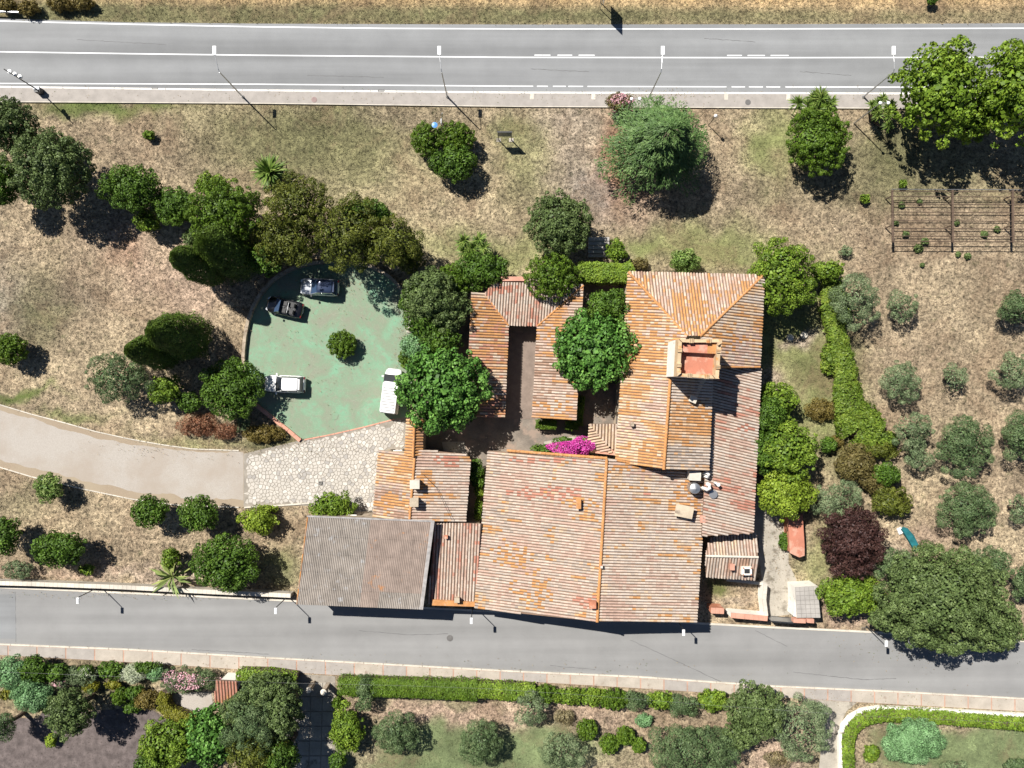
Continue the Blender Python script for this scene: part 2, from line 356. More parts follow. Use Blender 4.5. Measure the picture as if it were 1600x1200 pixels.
def zone_colour(px, py):
    px = np.asarray(px, float); py = np.asarray(py, float)
    wx = px + (fbm(px / 40, py / 40, 5) - .5) * 60; wy = py + (fbm(px / 40, py / 40, 9) - .5) * 60 * np.clip((py - 40) / 200 + .15, .15, 1)
    col = np.empty(px.shape + (3,)); n = fbm(px / 90, py / 90, 3)
    for c in range(3): col[..., c] = TAN[c] * (1 - n) * 1.0 + STRAW[c] * n
    for (x, y, rx, ry, cc, s) in ZONES:
        d = ((wx - x) / rx) ** 2 + ((wy - y) / ry) ** 2
        w = np.clip(s * np.exp(-d ** 1.3 * .7) * 1.15, 0, 1)
        for c in range(3): col[..., c] = col[..., c] * (1 - w) + cc[c] * w
    g = fbm(px / 22, py / 22, 21); g = np.clip((g - .5) * 3, -1, 1)
    col *= (1 + .28 * g)[..., None]; g2 = np.clip((fbm(px / 60, py / 60, 44) - .5) * 4, -1, 1); col *= (1 + .12 * g2)[..., None]
    return col
def ground():
    core_x = np.linspace(-62, 62, 373); core_y = np.linspace(-47, 47, 283)
    xs = np.concatenate([[-900, -500, -250, -130, -85], core_x, [85, 130, 250, 500, 900]])
    ys = np.concatenate([[-900, -500, -250, -120, -70], core_y, [70, 120, 250, 500, 900]])
    X, Y = np.meshgrid(xs, ys); V = np.stack([X.ravel(), Y.ravel(), np.zeros(X.size)], 1)
    nx = len(xs); i, j = np.meshgrid(np.arange(nx - 1), np.arange(len(ys) - 1)); a = (j * nx + i).ravel()
    Q = np.stack([a, a + 1, a + nx + 1, a + nx], 1)
    me_o = np_mesh('ground', V, Q, None, M['ground'], kind='structure')
    px = V[:, 0] * F / H + 800; py = -V[:, 1] * F / H + 600
    col = zone_colour(px, py)
    gr = np.clip(1 - (col[:, 1] / col[:, 0] - .88) * 3.2, .3, 1); ga = me_o.data.attributes.new('grain', 'FLOAT', 'POINT'); ga.data.foreach_set('value', gr.astype(np.float32))
    at = me_o.data.attributes.new('zone', 'FLOAT_VECTOR', 'POINT'); at.data.foreach_set('vector', col.astype(np.float32).ravel())
    return me_o
GROUND = ground()

# ------------------------------------------------------------------ sheets, roads and paths
rs = random.Random(3)
HARD = []       # pixel polygons where no grass grows
def interp(pts, x):
    p = sorted(pts)
    if x <= p[0][0]: (x0, y0), (x1, y1) = p[0], p[1]
    elif x >= p[-1][0]: (x0, y0), (x1, y1) = p[-2], p[-1]
    else:
        for k in range(len(p) - 1):
            if p[k][0] <= x <= p[k + 1][0]: (x0, y0), (x1, y1) = p[k], p[k + 1]; break
    return y0 + (y1 - y0) * (x - x0) / (x1 - x0)
def strip(name, top, bot, z, mat, x0=-2600, x1=4200, step=40, parent=None, th=0, hard=False, kind=None, jit=0):
    """band between two pixel polylines; th > 0 gives it real thickness below z"""
    xs = [x0]; 
    while xs[-1] + step < x1: xs.append(xs[-1] + step)
    xs.append(x1)
    if jit: top = [(x, interp(top, x) + jit * 3.2 * float(fbm(x / 26, z * 3000, 3, 4) - .5)) for x in xs]; bot = [(x, interp(bot, x) + jit * 3.2 * float(fbm(x / 26, z * 5000, 7, 4) - .5)) for x in xs]
    a = [W(x, interp(top, x)) for x in xs]; b = [W(x, interp(bot, x)) for x in xs]
    m = MB(); n = len(xs)
    for p in a: m.v.append((p.x, p.y, z))
    for p in b: m.v.append((p.x, p.y, z))
    for k in range(n - 1): m.f.append((k, n + k, n + k + 1, k + 1))
    if th:
        for p in a: m.v.append((p.x, p.y, z - th))
        for p in b: m.v.append((p.x, p.y, z - th))
        for k in range(n - 1):
            m.f.append((2 * n + k, k, k + 1, 2 * n + k + 1)); m.f.append((n + k, 3 * n + k, 3 * n + k + 1, n + k + 1))
        m.f.append((0, 2 * n, 3 * n, n)); m.f.append((n - 1, 2 * n - 1, 4 * n - 1, 3 * n - 1))
    if hard: HARD.append([(x, interp(top, x)) for x in xs] + [(x, interp(bot, x)) for x in reversed(xs)])
    return m.build(name, mat, parent, kind=kind, base=False)
def poly(name, pts, z, mat, parent=None, kind=None, th=0, hard=False, label=None):
    w = [W(x, y) for x, y in pts]; m = MB()
    m.prism([(p.x, p.y) for p in w], z - max(th, .002), z)
    if hard: HARD.append(pts)
    o = m.build(name, mat, parent, kind=kind, base=False)
    if label: o['label'] = label
    return o

# the main road and its paint
E1 = [(0, 29), (200, 35), (400, 37), (800, 38.5), (1200, 38), (1600, 36.5)]
L1 = [(0, 33), (200, 38), (400, 42), (600, 44.5), (800, 45.3), (1200, 45.3), (1600, 44.3)]
L2 = [(0, 81), (200, 84), (400, 86.5), (800, 89.8), (1200, 90.3), (1600, 89.6)]
L3 = [(0, 130.5), (400, 131.7), (800, 134.8), (1200, 136), (1600, 136.5)]
K1 = [(0, 135), (400, 140.5), (800, 144), (1200, 145), (1600, 146)]
K2 = [(x, y + 2.7) for x, y in K1]
PN = [(0, 159), (400, 161.5), (800, 166.5), (1200, 168.5), (1600, 170)]
def off(pts, d): return [(x, y + d) for x, y in pts]
road = strip('main_road', E1, K1, .02, M['asphalt'], hard=True, kind='structure')
for line, name in ((L1, 'edge_line'), (L2, 'centre_line')):
    strip(name, off(line, -.9), off(line, .9), .026, M['white_paint'], parent=road)
for a, b in ((-2600, 833), (839, 856), (864, 884), (888, 911), (918, 1135), (1143, 1164), (1170, 1192), (1197, 1219), (1227, 4200)):
    strip('edge_line', off(L3, -.8), off(L3, .8), .026, M['white_paint'], a, b, parent=road)
for a, b in ((835, 860), (871, 894), (904, 929), (1136, 1159), (1168, 1195), (1204, 1232)):
    strip('passing_dash', off(L2, -4.3), off(L2, -2.7), .026, M['white_paint'], a, b, parent=road)
pv = strip('roadside_pavement', K2, PN, .13, M['pave_n'], th=.14, hard=True, kind='structure')
x = -900
while x < 2600:                                     # kerb stones, each its own piece
    strip('kerb_stone', K1, K2, .14, M['kerb_white'], x, x + 39.3, 20, parent=pv, th=.15); x += 40
strip('pavement_edging', PN, off(PN, 1.2), .15, M['kerb'], parent=pv, th=.16)
for x in (831, 927, 1134, 1231):
    strip('pale_patch', off(K2, .2), off(K2, 9), .136, M['kerb'], x - 3, x + 3, 6, parent=pv)
def disc(name, px, py, r, z, mat, parent=None, label=None, cat=None, h=.02):
    c = W(px, py); o = MB().lathe((0, 0, 0), [(r, 0), (r, h * .7), (r * .9, h), (r * .3, h * 1.02)], 20).build(name, mat, parent, base=False)
    o.location = (c.x, c.y, z); return tag(o, label, cat)
disc('manhole_cover', 491.5, 156.5, .3, .132, M['pink_iron'], label='rusty pink manhole cover on the main road pavement, left part', cat='manhole cover')
disc('manhole_cover', 1168, 160.5, .3, .132, M['iron'], label='grey manhole cover on the pavement right of the cedar', cat='manhole cover')
disc('manhole_cover', 703, 997, .34, .022, M['iron'], label='round dark manhole cover in the back street', cat='manhole cover')
disc('inspection_cover', 522, 649.5, .46, .03, M['court'], label='round green painted cover near the bottom of the green court', cat='cover')
def grate(px, py, w, d, z, label, rot=0):
    r = empty('drain_grate', W(px, py) + Vector((0, 0, z)), rot, label, 'drain')
    f = MB(); f.box(-w, w, -d, -d * .8, 0, .02); f.box(-w, w, d * .8, d, 0, .02); f.box(-w, -w * .9, -d * .8, d * .8, 0, .02); f.box(w * .9, w, -d * .8, d * .8, 0, .02)
    f.build('frame', M['iron'], r)
    for k in range(6):
        x = -w * .8 + k * w * .32; MB().box(x - w * .07, x + w * .07, -d * .8, d * .8, .002, .017).build('bar', M['metal_dark'], r)
grate(243, 138.3, .34, .12, .142, 'kerbside drain grate at the left end of the main road')
grate(596, 142.4, .34, .12, .145, 'kerbside drain grate at the middle of the main road')
grate(501.5, 755, .22, .2, .062, 'small square drain grate in the pale stone paving')
grate(1349, 983, .22, .2, .02, 'square drain grate beside the lamp under the big oak', 0)

# the back street
T2 = [(0, 919), (100, 923), (400, 937), (800, 958), (1110, 976), (1200, 981), (1350, 988), (1600, 1003)]
B2 = [(0, 1005), (200, 1013), (400, 1025), (545, 1033), (800, 1047), (1000, 1056), (1200, 1070), (1400, 1079), (1600, 1090)]
P2 = [(0, 1023), (200, 1034), (340, 1043), (400, 1047), (520, 1054), (800, 1063), (1000, 1075), (1170, 1086), (1330, 1096), (1600, 1111)]
street = strip('back_street', T2, B2, .02, M['asphalt2'], hard=True, kind='structure')
poly('repair_patch', [(-60, 930), (24, 928), (25, 998), (-60, 996)], .025, M['asphalt'], street)
pv2 = strip('garden_pavement', off(B2, 2.2), P2, .115, M['seam'], th=.12, hard=True, kind='structure')
K3 = off(B2, 2.2)
x = -900; rs = random.Random(3)
while x < 2400:
    strip('kerb_stone', B2, K3, .14, M['kerb'], x, x + 30, 15, parent=pv2, th=.15); x += 30.6
x = -660; k = 0
while x < 2200:
    w_ = 36.5 if x > 560 else 45
    strip('paving_slab', off(K3, .5), off(P2, -.4), .13 + rs.uniform(0, .008), M['slab'] if rs.random() < .8 else M['pave_n'], x, x + w_ - 2.0, 20, parent=pv2, th=.03); x += w_
pn = strip('street_kerb_strip', off(T2, -3), T2, .12, M['kerb'], th=.12, hard=True, kind='structure')

# driveway, gravel
GT = [(0, 645), (50, 660), (100, 675), (150, 690), (200, 700), (260, 708), (381, 712)]
GTo = [(0, 633), (50, 648), (100, 661), (150, 675), (200, 686), (250, 695), (300, 702), (381, 705)]
GB = [(0, 712), (60, 728), (140, 748), (220, 764), (300, 772), (381, 777)]
GBo = [(0, 729), (50, 744), (125, 762), (207, 779), (275, 788), (381, 792)]
drive = strip('gravel_drive', GTo, GBo, .018, M['gravel_edge'], -700, 381, 30, hard=True, kind='structure')
strip('wheel_worn_gravel', GT, GB, .023, M['gravel'], -700, 380.5, 9, parent=drive, jit=2.6)
strip('wheel_worn_gravel', off(GT, -5), off(GT, 5), .0215, M['gravel'], -700, 380.3, 6, parent=drive, jit=4)
strip('wheel_worn_gravel', off(GB, -5), off(GB, 5), .0225, M['gravel'], -700, 380.2, 6, parent=drive, jit=4)
x = -400
while x < 372:
    strip('kerb_stone', off(GTo, -1.6), GTo, .10, M['kerb'], x, x + 17.5, 9, parent=drive, th=.12)
    strip('kerb_stone', GBo, off(GBo, 1.6), .10, M['kerb'], x, x + 17.5, 9, parent=drive, th=.12); x += 18
PAVE = [(381, 709), (405, 703), (440, 695), (473, 687), (520, 678), (570, 666), (616, 654), (636, 651), (636, 702), (600, 704), (592, 812), (560, 812), (485, 790), (440, 790), (381, 791)]
pave = poly('stone_paved_forecourt', PAVE, .03, M['mortar'], kind='structure', hard=True)
def inside(pts, x, y):
    c = False; n = len(pts)
    for i in range(n):
        x1, y1 = pts[i]; x2, y2 = pts[(i + 1) % n]
        if (y1 > y) != (y2 > y) and x < (x2 - x1) * (y - y1) / (y2 - y1) + x1: c = not c
    return c
def clip(p, a, b, c):            # keep a*x+b*y<=c
    o = []
    for i in range(len(p)):
        q, r = p[i], p[(i + 1) % len(p)]; d1 = a * q[0] + b * q[1] - c; d2 = a * r[0] + b * r[1] - c
        if d1 <= 0: o.append(q)
        if d1 * d2 < 0: t = d1 / (d1 - d2); o.append((q[0] + (r[0] - q[0]) * t, q[1] + (r[1] - q[1]) * t))
    return o
def crazy_paving():
    rnd = random.Random(11); pts = []; sp = 6.0
    y = 648; row = 0
    while y < 816:
        x = 378 + (row % 2) * sp / 2
        while x < 642:
            q = (x + rnd.uniform(-2.6, 2.6), y + rnd.uniform(-2.6, 2.6))
            if inside(PAVE, *q): pts.append(q)
            x += sp
        y += sp * .9; row += 1
    cells = []
    A = np.array(pts)
    for i, q in enumerate(pts):
        d = ((A - A[i]) ** 2).sum(1); idx = np.argsort(d)[1:14]
        cell = [(q[0] - 8, q[1] - 8), (q[0] + 8, q[1] - 8), (q[0] + 8, q[1] + 8), (q[0] - 8, q[1] + 8)]
        for j in idx:
            a, b = A[j] - A[i]; l = math.hypot(a, b)
            cell = clip(cell, a / l, b / l, ((A[j] + A[i]) / 2 @ np.array([a, b])) / l - .42)
            if len(cell) < 3: break
        if len(cell) >= 3:
            ar = abs(sum(cell[k][0] * cell[(k + 1) % len(cell)][1] - cell[(k + 1) % len(cell)][0] * cell[k][1] for k in range(len(cell)))) / 2
            if all(inside(PAVE, *(np.array(p) * .9 + np.array(q) * .1)) for p in cell): cells.append((ar, cell, q))
    cells.sort(key=lambda c: -c[0])
    stuff = MB()
    for n, (ar, cell, q) in enumerate(cells):
        h = .045 + rnd.uniform(0, .022); w = [W(*p) for p in cell]; c = W(*q)
        if n < 300:
            m = MB(); m.prism([(p.x - c.x, p.y - c.y) for p in w], 0, h - .03)
            o = m.build('paving_stone', rnd.choice([M['stonepave'], M['stonepave'], M['stonepave2'], M['stonepave3']]), pave); o.location = (c.x, c.y, .03)
        else: stuff.prism([(p.x, p.y) for p in w], .03, h)
    stuff.build('small_paving_stones', M['stonepave'], pave, kind='stuff', base=False)
crazy_paving()

# green court with its low curved wall
arc = [(388, 605), (383, 580), (382, 555), (385, 525), (390, 500), (399, 476), (413, 454), (432, 435), (456, 421), (484, 413), (515, 409), (548, 410), (580, 417), (606, 430), (624, 447), (636, 468), (643, 495)]
COURT = arc + [(646, 560), (640, 640), (636, 651), (616, 654), (570, 666), (520, 678), (473, 686), (448, 668), (420, 645), (398, 625)]
poly('green_court', COURT, .026, M['court'], kind='structure', hard=True)
def curb_run(name, pts, width, h, mat, label, cat, per=None, group=None):
    """low wall made of short blocks along a pixel polyline (ground positions)"""
    root = empty(name, W(*pts[len(pts) // 2]), 0, label, cat, group); o0 = root.location.copy()
    w = [W(*p) for p in pts]
    L = [0]
    for a, b in zip(w, w[1:]): L.append(L[-1] + (b - a).length)
    n = max(1, int(L[-1] / (per or .8)))
    def at(s):
        for k in range(len(w) - 1):
            if s <= L[k + 1] or k == len(w) - 2:
                t = (s - L[k]) / max(1e-6, L[k + 1] - L[k]); return w[k].lerp(w[k + 1], t)
    for i in range(n):
        a = at(L[-1] * i / n); b = at(L[-1] * (i + 1) / n); d = (b - a); c = (a + b) / 2 - o0; l = d.length / 2 - .012; d.normalize(); s = Vector((-d.y, d.x, 0))
        hh = h + rs.uniform(-.02, .02)
        MB().obox(c + Vector((0, 0, hh / 2)), d * l, s * width / 2, (0, 0, hh / 2)).build('block', mat, root)
    return root
curb_run('curved_court_wall', arc, .34, .5, M['stone_wall'], 'low curved stone wall round the left and top of the green court', 'low wall')
curb_run('low_border', [(392, 626), (420, 648), (446, 668), (470, 688)], .4, .25, M['brick_pink'], 'short straight pink stone border at the lower left of the green court', 'border')
curb_run('low_border', [(636, 480), (642, 500), (640, 520)], .6, .2, M['kerb'], 'pale stone border right of the green court under the bushes', 'border')
curb_run('forecourt_kerb', [(476, 687), (520, 678.5), (570, 667), (616, 655)], .14, .07, M['brick_pink'], 'thin brick line between the green court and the stone paving', 'kerb')
curb_run('forecourt_kerb', [(382, 792.5), (430, 790), (484, 786)], .16, .15, M['kerb'], 'pale kerb along the lower edge of the stone paving', 'kerb')

# yards
yard = poly('house_yard', [(725, 445), (1000, 420), (1190, 560), (1110, 760), (960, 720), (760, 825), (730, 830), (725, 712), (655, 700), (660, 640)], .012, mat_rough('yard_floor', (.17, .145, .12), .3, spot=((.25, .19, .15), .5, .5)), kind='structure', hard=True)
poly('court_floor', [(790, 520), (842, 520), (836, 655), (784, 655)], .03, mat_rough('courtyard_earth', (.185, .145, .12), .2, 2), yard)
poly('pale_paving', [(690, 690), (726, 690), (729, 716), (695, 710)], .05, M['concrete'], yard)
poly('pale_paving', [(850, 690), (895, 682), (965, 700), (962, 716), (850, 706)], .05, M['concrete'], yard)
path = poly('side_path', [(1176, 770), (1212, 776), (1232, 800), (1232, 880), (1244, 905), (1246, 958), (1193, 966), (1190, 905), (1186, 870), (1186, 840), (1176, 838)], .02, M['concrete'], kind='structure', hard=True)
poly('service_drive', [(1262, 1078), (1345, 1092), (1322, 1112), (1310, 1140), (1308, 1300), (1268, 1300), (1285, 1150), (1285, 1110), (1240, 1086)], .022, M['concrete'], kind='structure', hard=True)
poly('mauve_gravel_yard', [(-200, 1122), (60, 1122), (70, 1105), (130, 1112), (230, 1104), (262, 1124), (262, 1300), (-200, 1300)], .014, M['gravel_mauve'], kind='structure', hard=True)
poly('garden_terrace', [(268, 1084), (330, 1080), (334, 1108), (312, 1118), (272, 1098)], .03, M['gravel'], kind='structure', hard=True)
gdrive = poly('garden_drive', [(452, 1052), (524, 1056), (522, 1300), (440, 1300)], .02, M['mortar'], kind='structure', hard=True)
for i in range(4):
    for j in range(9):
        x0 = 450 + i * 18.5 - j * .6; y0 = 1066 + j * 23
        w = [W(x0, y0), W(x0 + 17, y0 + .5), W(x0 + 16.5, y0 + 21.5), W(x0 - .4, y0 + 21)]
        MB().prism([(p.x, p.y) for p in w], .02, .055 + rs.uniform(0, .01)).build('drive_slab', M['concrete'], gdrive)

# ------------------------------------------------------------------ roofs and buildings
PAL = {'white': (.43, .35, .285), 'shade_lift': (.42, .36, .305), 'pink': (.385, .27, .215), 'orange': (.42, .215, .085), 'brown': (.28, .18, .13), 'red': (.38, .175, .125), 'grey': (.31, .265, .225), 'cream': (.47, .35, .235)}  # second pale tone brightens, by colour, slopes facing away from the sun
def plane_fit(pts):
    A = np.array([[p.x, p.y, 1] for p in pts]); b = np.array([p.z for p in pts]); return np.linalg.lstsq(A, b, rcond=None)[0]
def slope(parent, pts, mix, blobs=(), seed=1, pitch=.285, length=.38, name='roof', down=None):
    """one tiled roof slope. pts: (px,py,h). A deck slab (part) carrying its barrel tiles (sub-part, stuff)."""
    w = [W(*p) for p in pts]; a, b, c = plane_fit(w)
    w = [Vector((p.x, p.y, a * p.x + b * p.y + c)) for p in w]
    o0 = parent.location
    g = Vector((-a, -b, 0)).normalized() if down is None else Vector(down).normalized()
    v = Vector((g.x, g.y, a * g.x + b * g.y)).normalized(); nrm = Vector((-a, -b, 1)).normalized(); u = v.cross(nrm).normalized()
    org = w[0]; uv = [((p - org).dot(u), (p - org).dot(v)) for p in w]
    deck = MB(); loc = [p - o0 for p in w]
    deck.prism([(p.x, p.y) for p in loc], [p.z - .13 for p in loc], [p.z for p in loc])
    dk = deck.build(name, M['deck'], parent)
    rng = np.random.default_rng(seed); V = []; Q = []; col = []
    umin = min(p[0] for p in uv); umax = max(p[0] for p in uv)
    n = int((umax - umin) / pitch); rows = [umin + (k + .5) * (umax - umin) / n for k in range(n)]
    prof = [(math.cos(t), math.sin(t)) for t in np.linspace(math.pi, 0, 6)]
    bw = [(W(x, y, sum(p[2] for p in pts) / len(pts)), rx * H / F, ry * H / F, PAL[cn]) for x, y, rx, ry, cn in blobs]
    names = list(mix); wts = np.array([mix[k] for k in names], float); cum = np.cumsum(wts) / wts.sum()
    mids = cum - np.array(wts) / wts.sum() / 2; pch = np.array([PAL[k] for k in names]).T
    for ri, uu in enumerate(rows):
        xs = []
        for i in range(len(uv)):
            (x1, y1), (x2, y2) = uv[i], uv[(i + 1) % len(uv)]
            if (x1 > uu) != (x2 > uu): xs.append(y1 + (y2 - y1) * (uu - x1) / (x2 - x1))
        if len(xs) < 2: continue
        v0, v1 = min(xs), max(xs) + .07
        e = v1 + rng.uniform(-.03, .03)
        drift = rng.uniform(-.012, .012)
        while e > v0 + .08:
            s = max(v0, e - length - .05); mid = (s + e) / 2; uo = uu + rng.uniform(-.008, .008) + drift
            p = org + u * uo + v * mid
            t = float(fbm(p.x * .42 + seed * 7.3, p.y * .42, seed, 4)); t2 = float(fbm(uo * 3.1, mid * .28 + ri * .0, seed + 40, 3))
            q = np.clip(.5 + (t - .5) * 1.5 + (t2 - .5) * 1.3 + rng.normal(0, .10), 0.001, .999)
            cc = np.array([np.interp(q, mids, ch) for ch in pch])
            for bc, rx, ry, pc in bw:
                d = ((p.x - bc.x) / rx) ** 2 + ((p.y - bc.y) / ry) ** 2
                if rng.random() < math.exp(-d ** 2) * .6: cc = np.array(pc)
            cc = cc * rng.uniform(.88, 1.14)
            base = len(V); lift = rng.uniform(0, .005)
            for end, (vv, r, zz) in enumerate(((s, .108, .0 + lift), (e, .110, .003 + lift))):
                for (cx, cz) in prof: V.append(org + u * (uo + cx * r) + v * vv + nrm * (zz + cz * r * .95 - .01) - o0)
            for k in range(5): Q.append((base + k, base + 6 + k, base + 7 + k, base + k + 1)); col.append(cc)
            V += V[base + 6:base + 12]; Q.append((base + 12, base + 15, base + 14, base + 13)); Q.append((base + 12, base + 17, base + 16, base + 15)); col += [cc, cc]
            e -= length
    np_mesh('roof_tiles', np.array([tuple(p) for p in V]), np.array(Q), {'col': np.array(col)}, M['tile'], dk, kind='stuff')
    return dk, (a, b, c)
def ridge(parent, p1, p2, r=.14, mat=None, lift=.05, name='ridge_tile'):
    a = W(*p1) - parent.location; b = W(*p2) - parent.location; d = b - a; L = d.length; d.normalize(); n = max(1, int(L / .42))
    s = d.cross(Vector((0, 0, 1))).normalized(); up = s.cross(d)
    me = bpy.data.meshes.new(name); vs = []; fs = []
    for e, rr in ((0, r * .88), (L / n * 1.08, r * 1.06)):
        for t in np.linspace(math.pi, 0, 7): vs.append((math.cos(t) * rr, e, math.sin(t) * rr * .9))
    for k in range(6): fs.append((k, k + 1, k + 8, k + 7))
    fs.append((7, 8, 9, 10, 11, 12, 13)); me.from_pydata(vs, [], fs); me.materials.append(mat or M['orange_tile']); me.update()
    from mathutils import Matrix
    R = Matrix((s, d, up)).transposed().to_4x4()
    for k in range(n):
        o = bpy.data.objects.new(name, me); C.objects.link(o); o.parent = parent
        o.matrix_local = Matrix.Translation(a + d * (L * k / n) + Vector((0, 0, lift + rs.uniform(-.01, .015)))) @ R
def walls(parent, pts, mat=None, inset=.28, drop=.16, name='wall', z0=0):
    w = [W(*p) for p in pts]; c = sum(w, Vector()) / len(w); n = len(w)
    area = sum(w[k].x * w[(k + 1) % n].y - w[(k + 1) % n].x * w[k].y for k in range(n)); sg = 1 if area > 0 else -1
    out = []
    for k in range(n):
        e1 = (w[k] - w[k - 1]); e2 = (w[(k + 1) % n] - w[k]); e1.z = e2.z = 0; e1.normalize(); e2.normalize()
        n1 = Vector((-e1.y, e1.x, 0)) * sg; n2 = Vector((-e2.y, e2.x, 0)) * sg; m = n1 + n2
        if m.length < .3: m = n1
        m = m / max(.5, m.dot(n1)) if m.dot(n1) > .2 else n1
        out.append(w[k] + m * inset - parent.location)
    return MB().prism([(p.x, p.y) for p in out], z0, [p.z - drop for p in out]).build(name, mat or M['wall'], parent), out
def opening(parent, out, k, t, z, w, h, kind='window', mat=None):
    """a window or door on wall segment k of outline 'out'"""
    a, b = out[k], out[(k + 1) % len(out)]; d = (b - a); d.z = 0; L = d.length; d.normalize()
    n = len(out); area = sum(out[q].x * out[(q + 1) % n].y - out[(q + 1) % n].x * out[q].y for q in range(n))
    nn = Vector((d.y, -d.x, 0)) * (1 if area > 0 else -1); p = a + d * (L * t); p.z = z
    f = MB().obox(p + nn * .03, d * (w / 2 + .07), nn * .05, (0, 0, h / 2 + .07)).build(kind, M['shutter'] if kind == 'door' else M['wall_white'], parent)
    MB().obox(p + nn * .085, d * (w / 2), nn * .012, (0, 0, h / 2)).build('pane' if kind == 'window' else 'door_leaf', mat or (M['glass'] if kind == 'window' else M['shutter']), f)
    if kind == 'window':
        for sx in (-1, 1): MB().obox(p + nn * .1 + d * (w * .75) * sx, d * (w * .24), nn * .02, (0, 0, h / 2)).build('shutter', M['shutter'], f)

OR = {'orange': 5.5, 'cream': 1.5, 'pink': 1.2, 'brown': 1, 'white': 1.2}
MIX1 = {'brown': 1.0, 'pink': 2.2, 'white': 3.2, 'orange': 2.0, 'grey': 1.4}
PALE = {'pink': 3.0, 'white': 3.4, 'grey': 2.0, 'cream': .8, 'orange': 1.2}
MIXH = {'orange': 4.4, 'cream': 1.6, 'white': 1.6, 'pink': 1.6}

# the great hall, lowest and largest roof
hall = empty('farmhouse', W(935, 850), 0, 'largest tiled farmhouse with ridge running up the middle, beside the back street', 'house', 'farmhouse buildings')
slope(hall, [(763, 704, 3.5), (948, 717, 5.9), (933, 971, 5.9), (742, 951, 3.5)], PALE, [(865, 740, 55, 18, 'white'), (845, 772, 55, 9, 'red'), (880, 762, 30, 4, 'red'), (905, 785, 20, 10, 'orange'), (800, 870, 30, 20, 'orange'), (760, 705, 60, 8, 'pink'), (850, 720, 60, 4, 'red'), (860, 800, 30, 14, 'pink'), (920, 935, 25, 8, 'red'), (835, 925, 30, 25, 'orange')], 1)
slope(hall, [(948, 717, 5.9), (1103, 740, 4.5), (1088, 972, 4.5), (933, 971, 5.9)], {'pink': 2.0, 'white': 3, 'shade_lift': 3.4, 'cream': 1.2, 'orange': 1.2}, [(1075, 795, 30, 10, 'orange'), (1012, 772, 6, 4, 'red'), (985, 730, 30, 5, 'orange'), (1010, 740, 30, 8, 'pink'), (1080, 770, 20, 20, 'orange')], 2)
ridge(hall, (948, 717, 5.95), (933, 971, 5.95), .15)
ridge(hall, (792, 704, 3.95), (948, 716, 5.95), .15)
ridge(hall, (963, 719, 5.8), (1040, 733, 5.15), .11)
_, o_ = walls(hall, [(763, 704, 3.5), (948, 717, 5.9), (1103, 740, 4.5), (1088, 972, 4.5), (933, 971, 5.9), (742, 951, 3.5)])
for t in (.2, .5, .8): opening(hall, o_, 3, t, 2.3, .9, 1.1); opening(hall, o_, 4, t, 2.0, .9, 1.1)
opening(hall, o_, 0, .7, 1.1, 1.1, 2.1, 'door')
opening(hall, o_, 2, .6, 2.2, .8, 1.0)
# the upper house with hipped end
uh = empty('farmhouse', W(1060, 590), 0, 'hipped orange tiled house that the square tower rises from', 'house', 'farmhouse buildings')
slope(uh, [(982, 425, 5.0), (1073, 525, 7.4), (1048, 590, 7.2), (1037, 733, 7.2), (962, 720, 5.0)], MIXH, [(990, 480, 40, 50, 'orange'), (1030, 540, 40, 30, 'orange'), (985, 690, 30, 20, 'cream'), (1020, 715, 20, 20, 'orange')], 3)
slope(uh, [(982, 425, 4.9), (1192, 430, 5.2), (1094, 525, 7.35), (1073, 525, 7.4)], {'orange': 2.6, 'pink': 2, 'white': 3, 'cream': 1.5, 'brown': .8}, [(1085, 500, 30, 30, 'orange'), (1000, 440, 25, 15, 'orange')], 4)
slope(uh, [(1194, 431, 5.3), (1187, 573, 5.2), (1100, 573, 7.15), (1094, 525, 7.3)], {'orange': 3.4, 'cream': 2.2, 'white': 1.4, 'shade_lift': 1.4}, [(1130, 530, 40, 20, 'orange'), (1160, 545, 30, 30, 'pink')], 5)
slope(uh, [(1048, 590, 7.15), (1113, 590, 6.2), (1107, 736, 6.2), (1037, 733, 7.15)], {'orange': 3.0, 'cream': 1.6, 'white': 1.6, 'shade_lift': 2.6}, [(1060, 715, 30, 20, 'grey'), (1090, 650, 25, 15, 'orange')], 6)
ridge(uh, (982, 425, 5.0), (1073, 525, 7.45), .13); ridge(uh, (1192, 431, 5.2), (1094, 525, 7.4), .13); ridge(uh, (1047, 592, 7.25), (1037, 733, 7.25), .15)
ridge(uh, (1100, 573.5, 7.15), (1187, 573.5, 5.2), .10, lift=.02)
_, o_ = walls(uh, [(982, 425, 5.0), (1192, 430, 5.1), (1187, 573, 5.1), (1118, 573, 6.6), (1113, 590, 6.2), (1107, 735, 6.2), (1037, 733, 7.1), (962, 720, 5.0)])
for t in (.2, .5, .8): opening(uh, o_, 7, t, 2.6, .9, 1.2); opening(uh, o_, 0, t, 2.6, .9, 1.2)
opening(uh, o_, 1, .5, 2.6, .9, 1.2)
sl = empty('lean_to', W(1150, 700), 0, 'long narrow pink tiled lean-to along the right side of the house', 'lean-to')
slope(sl, [(1110, 575, 5.2), (1189, 575, 4.7), (1176, 833, 4.4), (1096, 838, 4.9)], {'red': .5, 'pink': 2.6, 'white': 3, 'shade_lift': 3}, [(1165, 670, 12, 5, 'red'), (1160, 690, 20, 10, 'pink')], 7)
_, o_ = walls(sl, [(1110, 576, 5.2), (1189, 576, 4.7), (1176, 833, 4.4), (1096, 838, 4.9)])
for t in (.15, .4, .65, .9): opening(sl, o_, 1, t, 2.0, .8, 1.1)
